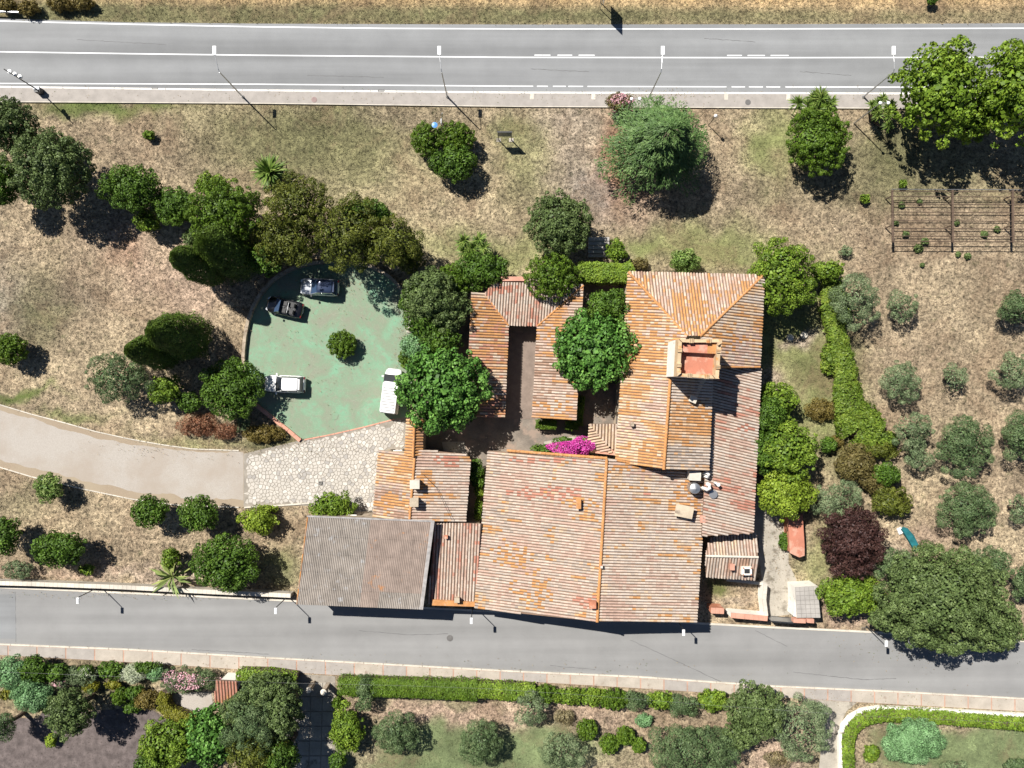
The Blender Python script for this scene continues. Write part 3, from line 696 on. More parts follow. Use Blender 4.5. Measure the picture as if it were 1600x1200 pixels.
# U-shaped wing round a small court
uw = empty('courtyard_wing', W(815, 560), 0, 'low U-shaped tiled wing round a small dark courtyard, left of the mulberry', 'outbuilding', 'farmhouse buildings')
slope(uw, [(757, 459, 3.15), (772, 440, 3.55), (912, 444, 3.55), (840, 509, 2.65), (795, 508, 2.65)], {'red': .4, 'pink': 1.8, 'white': 2.4, 'shade_lift': 3.4}, [(785, 455, 18, 10, 'red')], 8)
slope(uw, [(736, 456, 3.55), (757, 459, 3.15), (794, 508, 2.65), (788, 652, 2.65), (728, 652, 3.55)], {'orange': 4.5, 'red': .6, 'cream': 2.6, 'white': 2.0}, [(760, 500, 30, 25, 'orange')], 9)
slope(uw, [(912, 446, 3.55), (840, 509, 2.65), (832, 653, 2.65), (901, 656, 3.55)], {'orange': 3.2, 'pink': 2, 'white': 2.4, 'brown': 1}, [(865, 520, 30, 20, 'orange'), (875, 630, 30, 20, 'white')], 10)
ridge(uw, (757, 459, 3.15), (794, 508, 2.65), .09); ridge(uw, (912, 446, 3.55), (840, 509, 2.65), .10)
for nm, pts in (('wall', [(772, 440, 3.55), (912, 444, 3.55), (842, 505, 2.7), (793, 504, 2.7)]), ('wall', [(736, 456, 3.55), (770, 456, 3.0), (790, 508, 2.7), (787, 652, 2.65), (728, 652, 3.55)]), ('wall', [(912, 448, 3.55), (842, 508, 2.7), (833, 652, 2.65), (900, 655, 3.55)])):
    walls(uw, pts, inset=.3, drop=.2)
MB().box(*[c for c in (W(783, 0, 4).x - uw.location.x, W(822, 0, 4).x - uw.location.x)], W(0, 438, 4).y - uw.location.y, W(0, 431, 4).y - uw.location.y, 0, 3.55).build('parapet', M['brick_pink'], uw)
# west house
wh = empty('gate_house', W(655, 760), 0, 'tiled house with orange left slope, two pale chimneys, facing the stone forecourt', 'house', 'farmhouse buildings')
slope(wh, [(592, 703, 3.9), (649, 710, 4.8), (640, 813, 4.8), (583, 808, 3.9)], {'orange': 4, 'cream': 2, 'pink': 1.5, 'grey': .8, 'brown': .6}, [(605, 785, 35, 18, 'orange')], 11)
slope(wh, [(649, 702, 4.8), (726, 709, 4.05), (735, 717, 4.0), (727, 816, 4.05), (640, 813, 4.8)], {'pink': 2, 'white': 3, 'shade_lift': 2.6, 'orange': .8}, [(700, 720, 20, 8, 'red'), (665, 745, 12, 10, 'orange')], 12)
ridge(wh, (648, 714, 4.85), (640, 813, 4.85), .13)
_, o_ = walls(wh, [(592, 703, 3.9), (649, 703, 4.8), (733, 713, 4.0), (727, 816, 4.0), (640, 813, 4.8), (583, 808, 3.9)])
opening(wh, o_, 5, .3, 1.9, .9, 1.2); opening(wh, o_, 5, .7, 1.1, 1.1, 2.1, 'door'); opening(wh, o_, 0, .4, 1.9, .8, 1.0); opening(wh, o_, 2, .4, 2.0, .8, 1.0)
gt = empty('gateway', W(648, 684), 0, 'narrow gateway wall with bright orange ridge roof, under the left mulberry', 'gateway')
slope(gt, [(636, 655, 4.6), (648, 655, 5.1), (645.5, 713, 5.1), (633, 713, 4.6)], {'orange': 6, 'cream': 1.5}, (), 13)
slope(gt, [(648, 655, 5.1), (661, 657, 4.6), (659, 713, 4.6), (645.5, 713, 5.1)], {'orange': 7, 'brown': .5, 'red': .5}, (), 14)
ridge(gt, (648, 655, 5.12), (645.5, 713, 5.12), .12); walls(gt, [(637, 656, 4.6), (648, 656, 5.1), (660, 657, 4.6), (658, 712, 4.6), (645.5, 712, 5.1), (634, 712, 4.6)], inset=.12)
# strip roof between the barn and the hall
sr = empty('store_shed', W(712, 885), 0, 'narrow tiled store squeezed between the grey barn and the largest roof', 'shed')
slope(sr, [(680, 816, 3.9), (752, 818, 3.9), (743, 946, 3.2), (668, 942, 3.2)], {'red': .8, 'pink': 2.4, 'white': 3, 'shade_lift': 2.4}, [(745, 880, 5, 60, 'red')], 15, down=(-.05, -1, 0))
walls(sr, [(680, 816, 3.9), (752, 818, 3.9), (743, 946, 3.2), (668, 942, 3.2)])
e = [W(675, 937, 3.5), W(742, 941, 3.5), W(742, 948, 3.5), (W(675, 946, 3.5))]
MB().prism([((p - sr.location).x, (p - sr.location).y) for p in e], 3.12, 3.5).build('brick_ledge', M['orange_tile'], sr)
# small outbuilding
ob = empty('small_outbuilding', W(1143, 868), 0, 'small tiled outbuilding with cross ridge below the long lean-to', 'outbuilding')
slope(ob, [(1109, 841, 2.8), (1140, 835, 2.75), (1183, 834, 2.75), (1184, 870, 3.4), (1102, 868, 3.4)], {'cream': 3, 'white': 3.4, 'grey': 2, 'pink': 1.2}, (), 16, pitch=.3)
slope(ob, [(1102, 868, 3.4), (1184, 870, 3.4), (1181, 906, 2.75), (1103, 901, 2.75)], {'white': 4, 'grey': 3, 'pink': 1.6, 'brown': .8}, (), 17, pitch=.3)
ridge(ob, (1102, 868.5, 3.45), (1184, 870.5, 3.45), .12, M['kerb'])
walls(ob, [(1109, 841, 2.8), (1183, 835, 2.75), (1184, 870, 3.4), (1181, 906, 2.75), (1103, 901, 2.75), (1102, 868, 3.4)])
# porch
pc = empty('porch', W(943, 683), 0, 'cream tiled corner porch between the bougainvillea and the upper house', 'porch')
slope(pc, [(921, 662, 3.0), (966, 662, 3.0), (963, 706, 2.3), (945, 690, 2.55)], {'cream': 6, 'white': 2}, (), 18, pitch=.30)
slope(pc, [(921, 662, 3.0), (945, 690, 2.55), (958, 708, 2.2), (918, 702, 2.2)], {'cream': 6, 'pink': 1.5}, (), 19, pitch=.30, down=(-1, -.2, 0))
for x, y in ((924, 668), (960, 668), (924, 698), (958, 700)):
    p = W(x, y, 2.2) - pc.location; MB().obox((p.x, p.y, 1.05), (.1, 0, 0), (0, .1, 0), (0, 0, 1.05)).build('post', M['brick_pink'], pc)
e = [W(920, 699, 2.3), W(964, 703, 2.3), W(963, 712, 2.3), W(921, 707, 2.3)]
MB().prism([((p - pc.location).x, (p - pc.location).y) for p in e], 1.9, 2.15).build('beam', M['brick_pink'], pc)

# barn with corrugated sheets
barn = empty('barn', W(570, 880), 0, 'wide barn with grey and reddish corrugated sheet roof beside the back street', 'barn')
bc = [(480, 807, 5.1), (679, 815, 5.1), (661, 952, 4.5), (463, 944, 4.5)]
_, o_ = walls(barn, bc, M['stone_wall'], .2, .12)
opening(barn, o_, 3, .5, 1.6, 2.6, 2.9, 'door'); opening(barn, o_, 0, .3, 2.0, .9, 1.1)
def corr():
    A, B, Cc, D = [W(*p) - barn.location for p in bc]
    def q(s, t): return (A.lerp(B, s)).lerp(D.lerp(Cc, s), t)
    nc, nr = 14, 5
    for j in range(nr):
        for i in range(nc):
            s0, s1 = i / nc, (i + 1) / nc; t0, t1 = j / nr, (j + 1) / nr
            flat = i >= 7 and not (j == 4 and i >= 9)
            nw = 5; seg = 6 * nw; m = MB()
            amp = .035 if not flat else .02; lo = rs.uniform(0, .012)
            for tt, dz in ((t0, .0), (min(1, t1 + .02), .03)):
                for k in range(seg + 1):
                    s = s0 + (s1 - s0) * k / seg; p = q(s, tt); m.v.append((p.x, p.y, p.z + .05 + dz + lo + (.012 if i % 2 else 0) + amp * math.sin(2 * math.pi * nw * k / seg)))
            n = seg + 1
            for k in range(seg): m.f.append((k, n + k, n + k + 1, k + 1))
            mat = M['fibre'] if not flat else M['fibre_red']
            m.build('roof_sheet', mat, barn, smooth=False)
    for (s0, s1, t0, t1, mt, up) in ((.972, 1.0, 0, 1, M['flash'], .12), (0, .008, 0, 1, M['orange_tile'], .1), (0, 1, .985, 1.0, M['brick_pink'], .0), (0.0, 1, -.012, .004, M['flash'], .1)):
        pts = [q(s0, t0), q(s1, t0), q(s1, t1), q(s0, t1)]
        MB().prism([(p.x, p.y) for p in pts], [p.z - .08 for p in pts], [p.z + up for p in pts]).build('edge_trim', mt, barn)
corr()

# tower
tw = empty('tower', W(1092, 560, 7), 0, 'square stone tower with battlements and red terrace on top', 'tower'); tw.location.z = 0
TH = 11.2
oc = [W(1060, 530, TH) - tw.location, W(1127, 530, TH) - tw.location, W(1123, 592, TH) - tw.location, W(1057, 588, TH) - tw.location]
cen = sum(oc, Vector()) / 4
MB().prism([(p.x, p.y) for p in oc], 5.0, TH - 1.15).build('tower_shaft', M['wall_white'], tw)
inn = [cen + (p - cen) * .83 for p in oc]
for k in range(4):
    a, b = oc[k], oc[(k + 1) % 4]; c, d = inn[(k + 1) % 4], inn[k]
    MB().prism([(p.x, p.y) for p in (a, b, c, d)], TH - 1.15, TH).build('parapet', M['tower_stone'], tw)
    cp = [cen + (p - cen) * 1.0 for p in (a, b)] + [cen + (p - cen) * .95 for p in (c, d)]
fl = [cen + (p - cen) * .83 for p in oc]
MB().prism([(p.x, p.y) for p in fl], TH - 1.15, TH - 1.0).build('terrace_floor', M['terrace'], tw)
lt = [fl[0].lerp(fl[3], .02), fl[1].lerp(fl[2], .02), fl[1].lerp(fl[2], .34), fl[0].lerp(fl[3], .30)]
MB().prism([(p.x, p.y) for p in lt], TH - 1.0, TH - .35).build('stair_head_roof', M['terrace'], tw)
l2 = [lt[0].lerp(lt[1], .76), lt[1], lt[2], lt[3].lerp(lt[2], .76)]
MB().prism([(p.x, p.y) for p in l2], TH - .35, TH - .31).build('orange_patch', M['orange_tile'], tw)
for k in range(4):
    a, b = oc[k], oc[(k + 1) % 4]; c, d = inn[(k + 1) % 4], inn[k]
    for (t0, t1, hh) in ((0.0, .10, .3), (.90, 1.0, .3)):
        pts = [a.lerp(b, t0), a.lerp(b, t1), d.lerp(c, t1), d.lerp(c, t0)]; cc = sum(pts, Vector()) / 4
        pts = [cc + (p - cc) * .97 for p in pts]
        if t0 < .4 or t0 < .8: MB().prism([(p.x, p.y) for p in pts], TH, TH + hh).build('merlon', M['tower_stone'], tw)
    for t in (.24, .28, .32, .68, .72, .76):       # little upright bricks on the parapet
        p = a.lerp(b, t).lerp(d.lerp(c, t), .5); dd = (b - a).normalized(); ss = Vector((-dd.y, dd.x, 0))
        MB().obox(Vector((p.x, p.y, TH + .08)), dd * .045, ss * .2, (0, 0, .08)).build('parapet_brick', M['tower_stone'], tw)

# chimneys, vents and roof gear
def chimney(px, py, h0, h1, w, d, label, mat='wall', cap=True, rz=0):
    p = W(px, py, h1); r = empty('chimney', (p.x, p.y, h0), rz, label, 'chimney')
    hh = h1 - h0
    MB().box(-w, w, -d, d, -.3, hh - .16).build('stack', M[mat], r)
    for sx in (-1, 1):
        for sy in (-1, 1): MB().box(sx * w * .8 - .06, sx * w * .8 + .06, sy * d * .8 - .06, sy * d * .8 + .06, hh - .16, hh).build('pier', M['brick_pink'], r)
    MB().box(-w * .55, w * .55, -d * .55, d * .55, hh - .165, hh - .12).build('flue', M['metal_dark'], r)
    if cap: MB().box(-w * 1.2, w * 1.2, -d * 1.2, d * 1.2, hh, hh + .08).build('cap', M[mat], r)
    return r
chimney(648, 757, 4.6, 5.8, .40, .36, 'upper of the two pale square chimneys on the gate house', 'kerb')
chimney(647, 785, 4.6, 5.7, .36, .36, 'lower of the two pale square chimneys on the gate house', 'wall')
chimney(904, 787, 5.3, 6.0, .2, .42, 'small orange chimney in the middle of the largest roof', 'orange_tile')
chimney(926, 945, 5.5, 6.5, .28, .3, 'red brick chimney at the street end of the largest ridge', 'brick')
chimney(1069, 799, 4.4, 5.6, .74, .5, 'wide cream capped chimney near the right eave of the largest roof', 'wall', rz=-.2)
chimney(1083, 624, 6.3, 7.2, .30, .26, 'small pale chimney on the slope just below the tower', 'kerb', rz=-.4)
chimney(988, 663, 5.7, 6.3, .14, .16, 'tiny dark vent chimney on the left slope of the upper house', 'stone_wall')
chimney(940, 886, 5.8, 6.3, .09, .09, 'thin little vent pipe stub beside the ridge of the largest roof', 'kerb')
chimney(1144, 886, 3.0, 3.7, .2, .26, 'small pink chimney on the small outbuilding', 'brick_pink')
chimney(1168, 893, 2.8, 3.7, .5, .42, 'white box chimney with open top at the corner of the small outbuilding', 'wall_white', cap=False)
chimney(697, 839, 3.7, 4.2, .14, .14, 'tiny vent at the top of the narrow store roof', 'brick')
chimney(714, 938, 3.4, 4.0, .22, .2, 'pale brick chimney at the street end of the narrow store', 'wall')
chimney(1098, 811, 4.4, 4.9, .22, .3, 'small brick block at the eave beside the wide cream chimney', 'brick_pink')
p = W(1087, 764, 6.2); tank = empty('water_tank', (p.x, p.y, 4.3), 0, 'grey metal water tank standing on the roof corner', 'water tank')
MB().lathe((0, 0, 0), [(.55, 0), (.56, .1), (.55, 1.6), (.5, 1.7), (.2, 1.84), (.03, 1.88)], 24).build('tank_body', M['metal'], tank, smooth=False)
for a in range(3): MB().tube([(.45 * math.cos(a * 2.1), .45 * math.sin(a * 2.1), -.5), (.45 * math.cos(a * 2.1), .45 * math.sin(a * 2.1), .02)], .04).build('leg', M['metal'], tank)
MB().lathe((0, 0, 1.86), [(.12, 0), (.12, .05), (.02, .07)], 12).build('lid', M['metal'], tank)
p = W(1088, 744, 6.0); vb = empty('ventilation_box', (p.x, p.y, 4.4), -.05, 'cream ventilation box with curved ducts above the water tank', 'ventilation box')
MB().box(-.65, .45, -.42, .42, 0, 1.45).build('housing', M['kerb'], vb)
MB().box(-.68, .48, -.45, .45, 1.45, 1.53).build('lid', M['kerb'], vb)
def duct(px, py, pts, r, label):
    p = W(px, py, 5.8); d = empty('air_duct', (p.x, p.y, 4.3), 0, label, 'duct')
    MB().tube(pts, r, 12).build('pipe', M['kerb_white'], d, smooth=True)
    MB().lathe((pts[-1][0], pts[-1][1], pts[-1][2] - .03), [(r * 1.2, 0), (r * 1.2, .09), (r * .6, .1)], 12).build('collar', M['kerb_white'], d)
duct(1105, 743, [(-.3, .1, 1.0), (0, .25, 1.3), (.2, .1, 1.5), (.1, -.15, 1.4), (-.1, -.2, .4)], .15, 'cream curved duct right of the ventilation box')
duct(1107, 762, [(-.5, -.1, 1.0), (-.1, -.2, 1.4), (.15, -.05, 1.5), (.1, .25, 1.4), (.1, .3, 0)], .19, 'thick cream curved duct beside the water tank')
duct(1121, 757, [(-.1, 0, 0), (0, 0, 1.0), (.15, -.05, 1.3)], .15, 'short cream pipe standing at the roof edge')
p = W(1114, 772, 5.0); sd_ = empty('satellite_dish', (p.x, p.y, 4.0), 0, 'dark satellite dish beside the water tank over the lean-to', 'satellite dish')
MB().tube([(0, 0, 0), (0, 0, 1.0)], .03).build('mast', M['metal'], sd_); MB().lathe((0, 0, 1.0), [(.05, 0), (.35, .06), (.42, .14), (.43, .15)], 18).build('dish', M['metal'], sd_)

# walled garden below the small outbuilding
def wall_run(name, pts, width, h, mat, copmat, label, cat='wall', th=.1):
    root = empty(name, W(*pts[0]), 0, label, cat); w = [W(*p) - root.location for p in pts]
    for a, b in zip(w, w[1:]):
        d = (b - a); L = d.length; d.normalize(); s = Vector((-d.y, d.x, 0)); c = (a + b) / 2
        MB().obox(Vector((c.x, c.y, h / 2)), d * (L / 2), s * width / 2, (0, 0, h / 2)).build('wall_body', mat, root)
        n = max(1, int(L / .45))
        for k in range(n):
            q = a.lerp(b, (k + .5) / n); MB().obox(Vector((q.x, q.y, h + th / 2 + rs.uniform(0, .01))), d * (L / n / 2 - .008), s * (width / 2 + .05), (0, 0, th / 2)).build('coping_tile', copmat, root)
    return root
wall_run('garden_wall', [(1134, 953), (1190, 958)], .42, 1.7, M['wall_white'], M['brick_pink'], 'white wall with pink tile coping in front of the small garden')
wall_run('garden_wall', [(1188, 906), (1186, 930), (1189, 955)], .3, 1.5, M['wall_white'], M['kerb'], 'pale side wall between the small garden and the concrete path')
wall_run('garden_wall', [(1104, 946), (1124, 947)], .5, 1.6, M['brick'], M['brick_pink'], 'short rounded red brick wall piece at the house corner')
wall_run('garden_wall', [(1238, 915), (1234, 955)], .55, 1.7, M['wall_white'], M['kerb_white'], 'white wall on the right side of the path gate')
wall_run('garden_wall', [(1131, 902), (1186, 908)], .2, .9, M['stone_wall'], M['kerb'], 'low dark stone wall directly below the small outbuilding')
g = empty('steel_gate', W(1196, 962), 0, 'grey sliding steel gate closing the concrete path', 'gate')
a = W(1196, 962) - g.location; b = W(1234, 965) - g.location; d = (b - a); L = d.length; d.normalize(); s_ = Vector((-d.y, d.x, 0))
for k in range(8):
    q = a.lerp(b, (k + .5) / 8); MB().obox(Vector((q.x, q.y, .95)), d * (L / 16 - .01), s_ * .03, (0, 0, .85)).build('panel', M['metal'], g)
for z in (.15, 1.82): MB().obox(Vector(((a + b) / 2).to_tuple()[:2] + (z,)), d * L / 2, s_ * .06, (0, 0, .04)).build('rail', M['metal_dark'], g)
uh2 = empty('meter_house', W(1260, 942), 0, 'small hut with grey slab roof and pink front coping beside the path gate', 'hut')
e = [W(1243, 918, 2.2), W(1278, 916, 2.2), W(1283, 966, 2.2), W(1246, 966, 2.2)]; e = [p - uh2.location for p in e]
MB().prism([(p.x, p.y) for p in e], 0, 2.05).build('wall', M['wall_white'], uh2)
for j in range(7):
    for i in range(5):
        a = e[0].lerp(e[3], j / 7).lerp(e[1].lerp(e[2], j / 7), i / 5); b = e[0].lerp(e[3], j / 7).lerp(e[1].lerp(e[2], j / 7), (i + .94) / 5)
        c = e[0].lerp(e[3], (j + .94) / 7).lerp(e[1].lerp(e[2], (j + .94) / 7), (i + .94) / 5); d = e[0].lerp(e[3], (j + .94) / 7).lerp(e[1].lerp(e[2], (j + .94) / 7), i / 5)
        MB().prism([(p.x, p.y) for p in (a, b, c, d)], 2.05, 2.13 + rs.uniform(0, .015)).build('roof_slab', M['stonepave3'], uh2)
for x0, x1 in ((1240, 1259), (1261, 1272)):
    f = [W(x0, 967, 2.2), W(x1, 967.5, 2.2), W(x1, 974, 2.2), W(x0, 973, 2.2)]; f = [p - uh2.location for p in f]
    MB().prism([(p.x, p.y) for p in f], 1.6, 2.2).build('coping', M['brick_pink'], uh2)
rb = empty('brick_store', W(1246, 838), 0, 'long flat-topped salmon pink brick store on the grass beside the path', 'store')
e = [W(1231, 805, 1.5), W(1254, 804, 1.5), W(1257, 851, 1.5), W(1257, 868, 1.5), W(1249, 871, 1.5), W(1234, 864, 1.5)]; e = [p - rb.location for p in e]; cc = sum(e, Vector()) / 6
MB().prism([((cc + (p - cc) * .94).x, (cc + (p - cc) * .94).y) for p in e], 0, 1.4).build('wall', M['brick'], rb)
MB().prism([(p.x, p.y) for p in e], 1.4, 1.52).build('flat_roof', M['terrace'], rb)
gp = empty('garden_porch', W(352, 1078), 0, 'little bright red tiled garden porch beside the pink oleander', 'porch')
slope(gp, [(337, 1062, 2.6), (371, 1064, 2.6), (369, 1094, 2.2), (335, 1098, 2.2)], {'red': 5, 'orange': 1}, (), 23, pitch=.3, down=(0, -1, 0))
walls(gp, [(339, 1064, 2.6), (369, 1066, 2.6), (362, 1092, 2.2), (337, 1098, 2.2)], M['wall_white'], .15, .15)
for x, y, l in ((490, 1066, 'left'), (513, 1069, 'right')):
    r = empty('gate_pillar', W(x, y), 0, l + ' stone gate pillar of the shaded garden drive', 'gate pillar')
    MB().box(-.2, .2, -.2, .2, 0, 1.9).build('shaft', M['stone_wall'], r); MB().lathe((0, 0, 1.9), [(.3, 0), (.33, .08), (.15, .2), (.2, .35), (.05, .5)], 12).build('finial', M['kerb'], r)
# street-side retaining wall
wall_run('retaining_wall', [(-60, 905), (60, 908), (200, 913), (330, 920), (459, 926)], .34, 1.0, M['concrete'], M['kerb'], 'long low pale retaining wall between dry garden and back street')
poly('street_verge', [(-60, 912), (200, 920), (470, 933), (470, 938), (200, 926), (-60, 917)], .03, M['gravel_edge'], kind='structure')
wall_run('lawn_wall', [(1314, 1300), (1309, 1150), (1314, 1132), (1326, 1117), (1345, 1107), (1370, 1103), (1460, 1107), (1600, 1115), (1900, 1130)], .22, .5, M['wall_white'], M['kerb_white'], 'white kerb wall curving round the bright hedge at the lower right', th=.06)
for k, (x, y, w_) in enumerate(((1238, 1076, 9), )): pass

# ------------------------------------------------------------------ grass tufts on open ground
def hard_mask(px, py):
    m = np.zeros(px.shape, bool)
    foot = [[(735, 440), (912, 444), (901, 656), (728, 656)], [(592, 703), (735, 712), (727, 815), (583, 810)], [(483, 812), (672, 820), (655, 935), (468, 930)], [(763, 706), (1090, 740), (1075, 955), (745, 935)],
            [(985, 440), (1180, 440), (1165, 830), (1100, 830), (1100, 720), (965, 715)]]
    for P in HARD + foot:
        c = np.zeros(px.shape, bool); n = len(P)
        for i in range(n):
            x1, y1 = P[i]; x2, y2 = P[(i + 1) % n]
            if y1 == y2: continue
            cond = ((y1 > py) != (y2 > py)) & (px < (x2 - x1) * (py - y1) / (y2 - y1) + x1); c ^= cond
        m |= c
    return m
def tufts():
    rng = np.random.default_rng(5); N = 110000
    px = rng.uniform(-60, 1660, N); py = rng.uniform(-50, 1250, N)
    keep = ~hard_mask(px, py); d = fbm(px / 18, py / 18, 31); keep &= rng.random(N) < np.clip(d * 2.2 - .45, .12, 1)
    px, py = px[keep], py[keep]; n = len(px); col = zone_colour(px, py)
    x = (px - 800) * H / F; y = -(py - 600) * H / F
    V = []; Q = []; cc = []
    for b in range(3):
        a = rng.uniform(0, 2 * np.pi, n); l = rng.uniform(.06, .20, n); w = rng.uniform(.015, .045, n); hgt = rng.uniform(.06, .2, n)
        dx, dy = np.cos(a), np.sin(a); ox = x + rng.normal(0, .06, n); oy = y + rng.normal(0, .06, n)
        P0 = np.stack([ox - dy * w, oy + dx * w, np.zeros(n)], 1); P1 = np.stack([ox + dy * w, oy - dx * w, np.zeros(n)], 1); P2_ = np.stack([ox + dx * l, oy + dy * l, hgt], 1)
        V.append(np.stack([P0, P1, P2_], 1).reshape(-1, 3)); i = np.arange(n) * 3 + b * 3 * n; Q.append(np.stack([i, i + 1, i + 2], 1))
        t = rng.uniform(.5, 1.5, n)[:, None]; cc.append(col * t)
    np_mesh('grass_tufts', np.concatenate(V), np.concatenate(Q), {'col': np.concatenate(cc)}, M['tuft'], kind='stuff')
    o = bpy.data.objects['grass_tufts']; tag(o, 'short dry grass tufts scattered over the open ground', 'grass')
tufts()

# ------------------------------------------------------------------ vegetation
KIND = {}
def K(name, s, asp, lo, mid, hi, lobes=10, lobe=1.0, dens=1.5, core=1.0, trans=.12, rnd=.7, warm=(1.5, 1.25, .8)):
    KIND[name] = dict(s=s, asp=asp, lobes=lobes, lobe=lobe, dens=dens, core=core, rnd=rnd, mat=mat_leaf(name + '_leaves', lo, mid, hi, trans, warm))
K('mulberry', .27, .85, (.024, .062, .014), (.055, .145, .03), (.125, .25, .07), 18, .95, 1.7, warm=(1.3, 1.2, .9))
K('plane', .26, .8, (.04, .085, .012), (.085, .165, .022), (.15, .24, .04), 26, .85, 1.6, .9, .2)
K('oak', .15, .8, (.034, .058, .02), (.068, .108, .04), (.12, .17, .07), 30, .8, 1.7, warm=(1.3, 1.2, 1))
K('broad', .18, .7, (.018, .045, .009), (.04, .095, .016), (.075, .15, .028), 14, .95, 1.6)
K('bright', .17, .7, (.035, .078, .012), (.075, .145, .022), (.14, .23, .04), 18, .85, 1.6)
K('yellow', .17, .7, (.07, .11, .012), (.15, .21, .025), (.24, .30, .05), 12, .95, 1.4, warm=(1.2, 1.2, .9))
K('olive', .14, .38, (.05, .08, .04), (.105, .15, .08), (.20, .25, .155), 13, .82, 1.5, .16, warm=(1.3, 1.25, 1.1))
K('olive_dark', .14, .4, (.032, .06, .026), (.07, .112, .05), (.13, .18, .09), 15, .88, 1.6, .35, warm=(1.3, 1.25, 1.1))
K('pine', .16, .5, (.03, .04, .008), (.075, .09, .016), (.13, .14, .03), 20, .85, 1.4, .6, warm=(1.2, 1.2, .9))
K('cypress', .13, .5, (.018, .038, .009), (.036, .076, .015), (.07, .125, .028), 1, 1, 1.8)
K('topiary', .12, .8, (.024, .056, .008), (.05, .108, .014), (.085, .155, .022), 60, .62, 1.7)
K('golden', .12, .8, (.07, .075, .01), (.12, .12, .014), (.17, .17, .025), 30, .5, 1.7, warm=(1.2, 1.2, .9))
K('brown', .13, .7, (.07, .05, .015), (.11, .085, .028), (.16, .13, .05), 20, .7, 1.5, warm=(1.2, 1.2, .9))
K('purple', .15, .6, (.025, .011, .011), (.055, .026, .022), (.10, .05, .04), 22, .8, 1.6, warm=(1, 1, 1))
K('bluegreen', .14, .5, (.05, .11, .045), (.11, .215, .10), (.19, .32, .18), 14, .9, 1.5, warm=(1.3, 1.25, 1.1))
K('cedar', .20, .25, (.026, .056, .016), (.056, .108, .034), (.115, .185, .065), 30, .8, 1.6, warm=(1.3, 1.25, 1.1))
K('ivy', .2, .75, (.03, .06, .01), (.07, .125, .02), (.14, .20, .04), 14, .9, 1.6, warm=(1.35, 1.2, .8))
K('dry', .14, .4, (.14, .11, .05), (.2, .17, .09), (.28, .24, .14), 10, .9, 1.0, .4, warm=(1, 1, 1))
K('rusty', .18, .25, (.13, .05, .025), (.24, .11, .06), (.36, .22, .13), 12, .9, 1.2, .6, warm=(1, 1, 1))
K('yucca', .5, .09, (.03, .065, .015), (.06, .12, .03), (.13, .2, .07), 1)
K('agave', .9, .1, (.05, .085, .035), (.10, .16, .07), (.2, .27, .13), 1)
K('magenta', .13, .7, (.26, .01, .12), (.42, .025, .24), (.62, .14, .45), 8, .9, 1.2, warm=(1, 1, 1))
K('pink', .12, .7, (.35, .15, .17), (.52, .28, .32), (.70, .5, .52), 8, warm=(1, 1, 1))
K('variegated', .14, .7, (.05, .10, .015), (.12, .19, .04), (.34, .40, .14), 20, .7, 1.6, warm=(1, 1, 1))
K('whitepale', .10, .7, (.25, .3, .18), (.38, .42, .28), (.55, .58, .42), 8, warm=(1, 1, 1))
K('redleaf', .16, .6, (.075, .055, .018), (.115, .095, .03), (.16, .14, .05), 14, .9, 1.5, warm=(1, 1, 1))

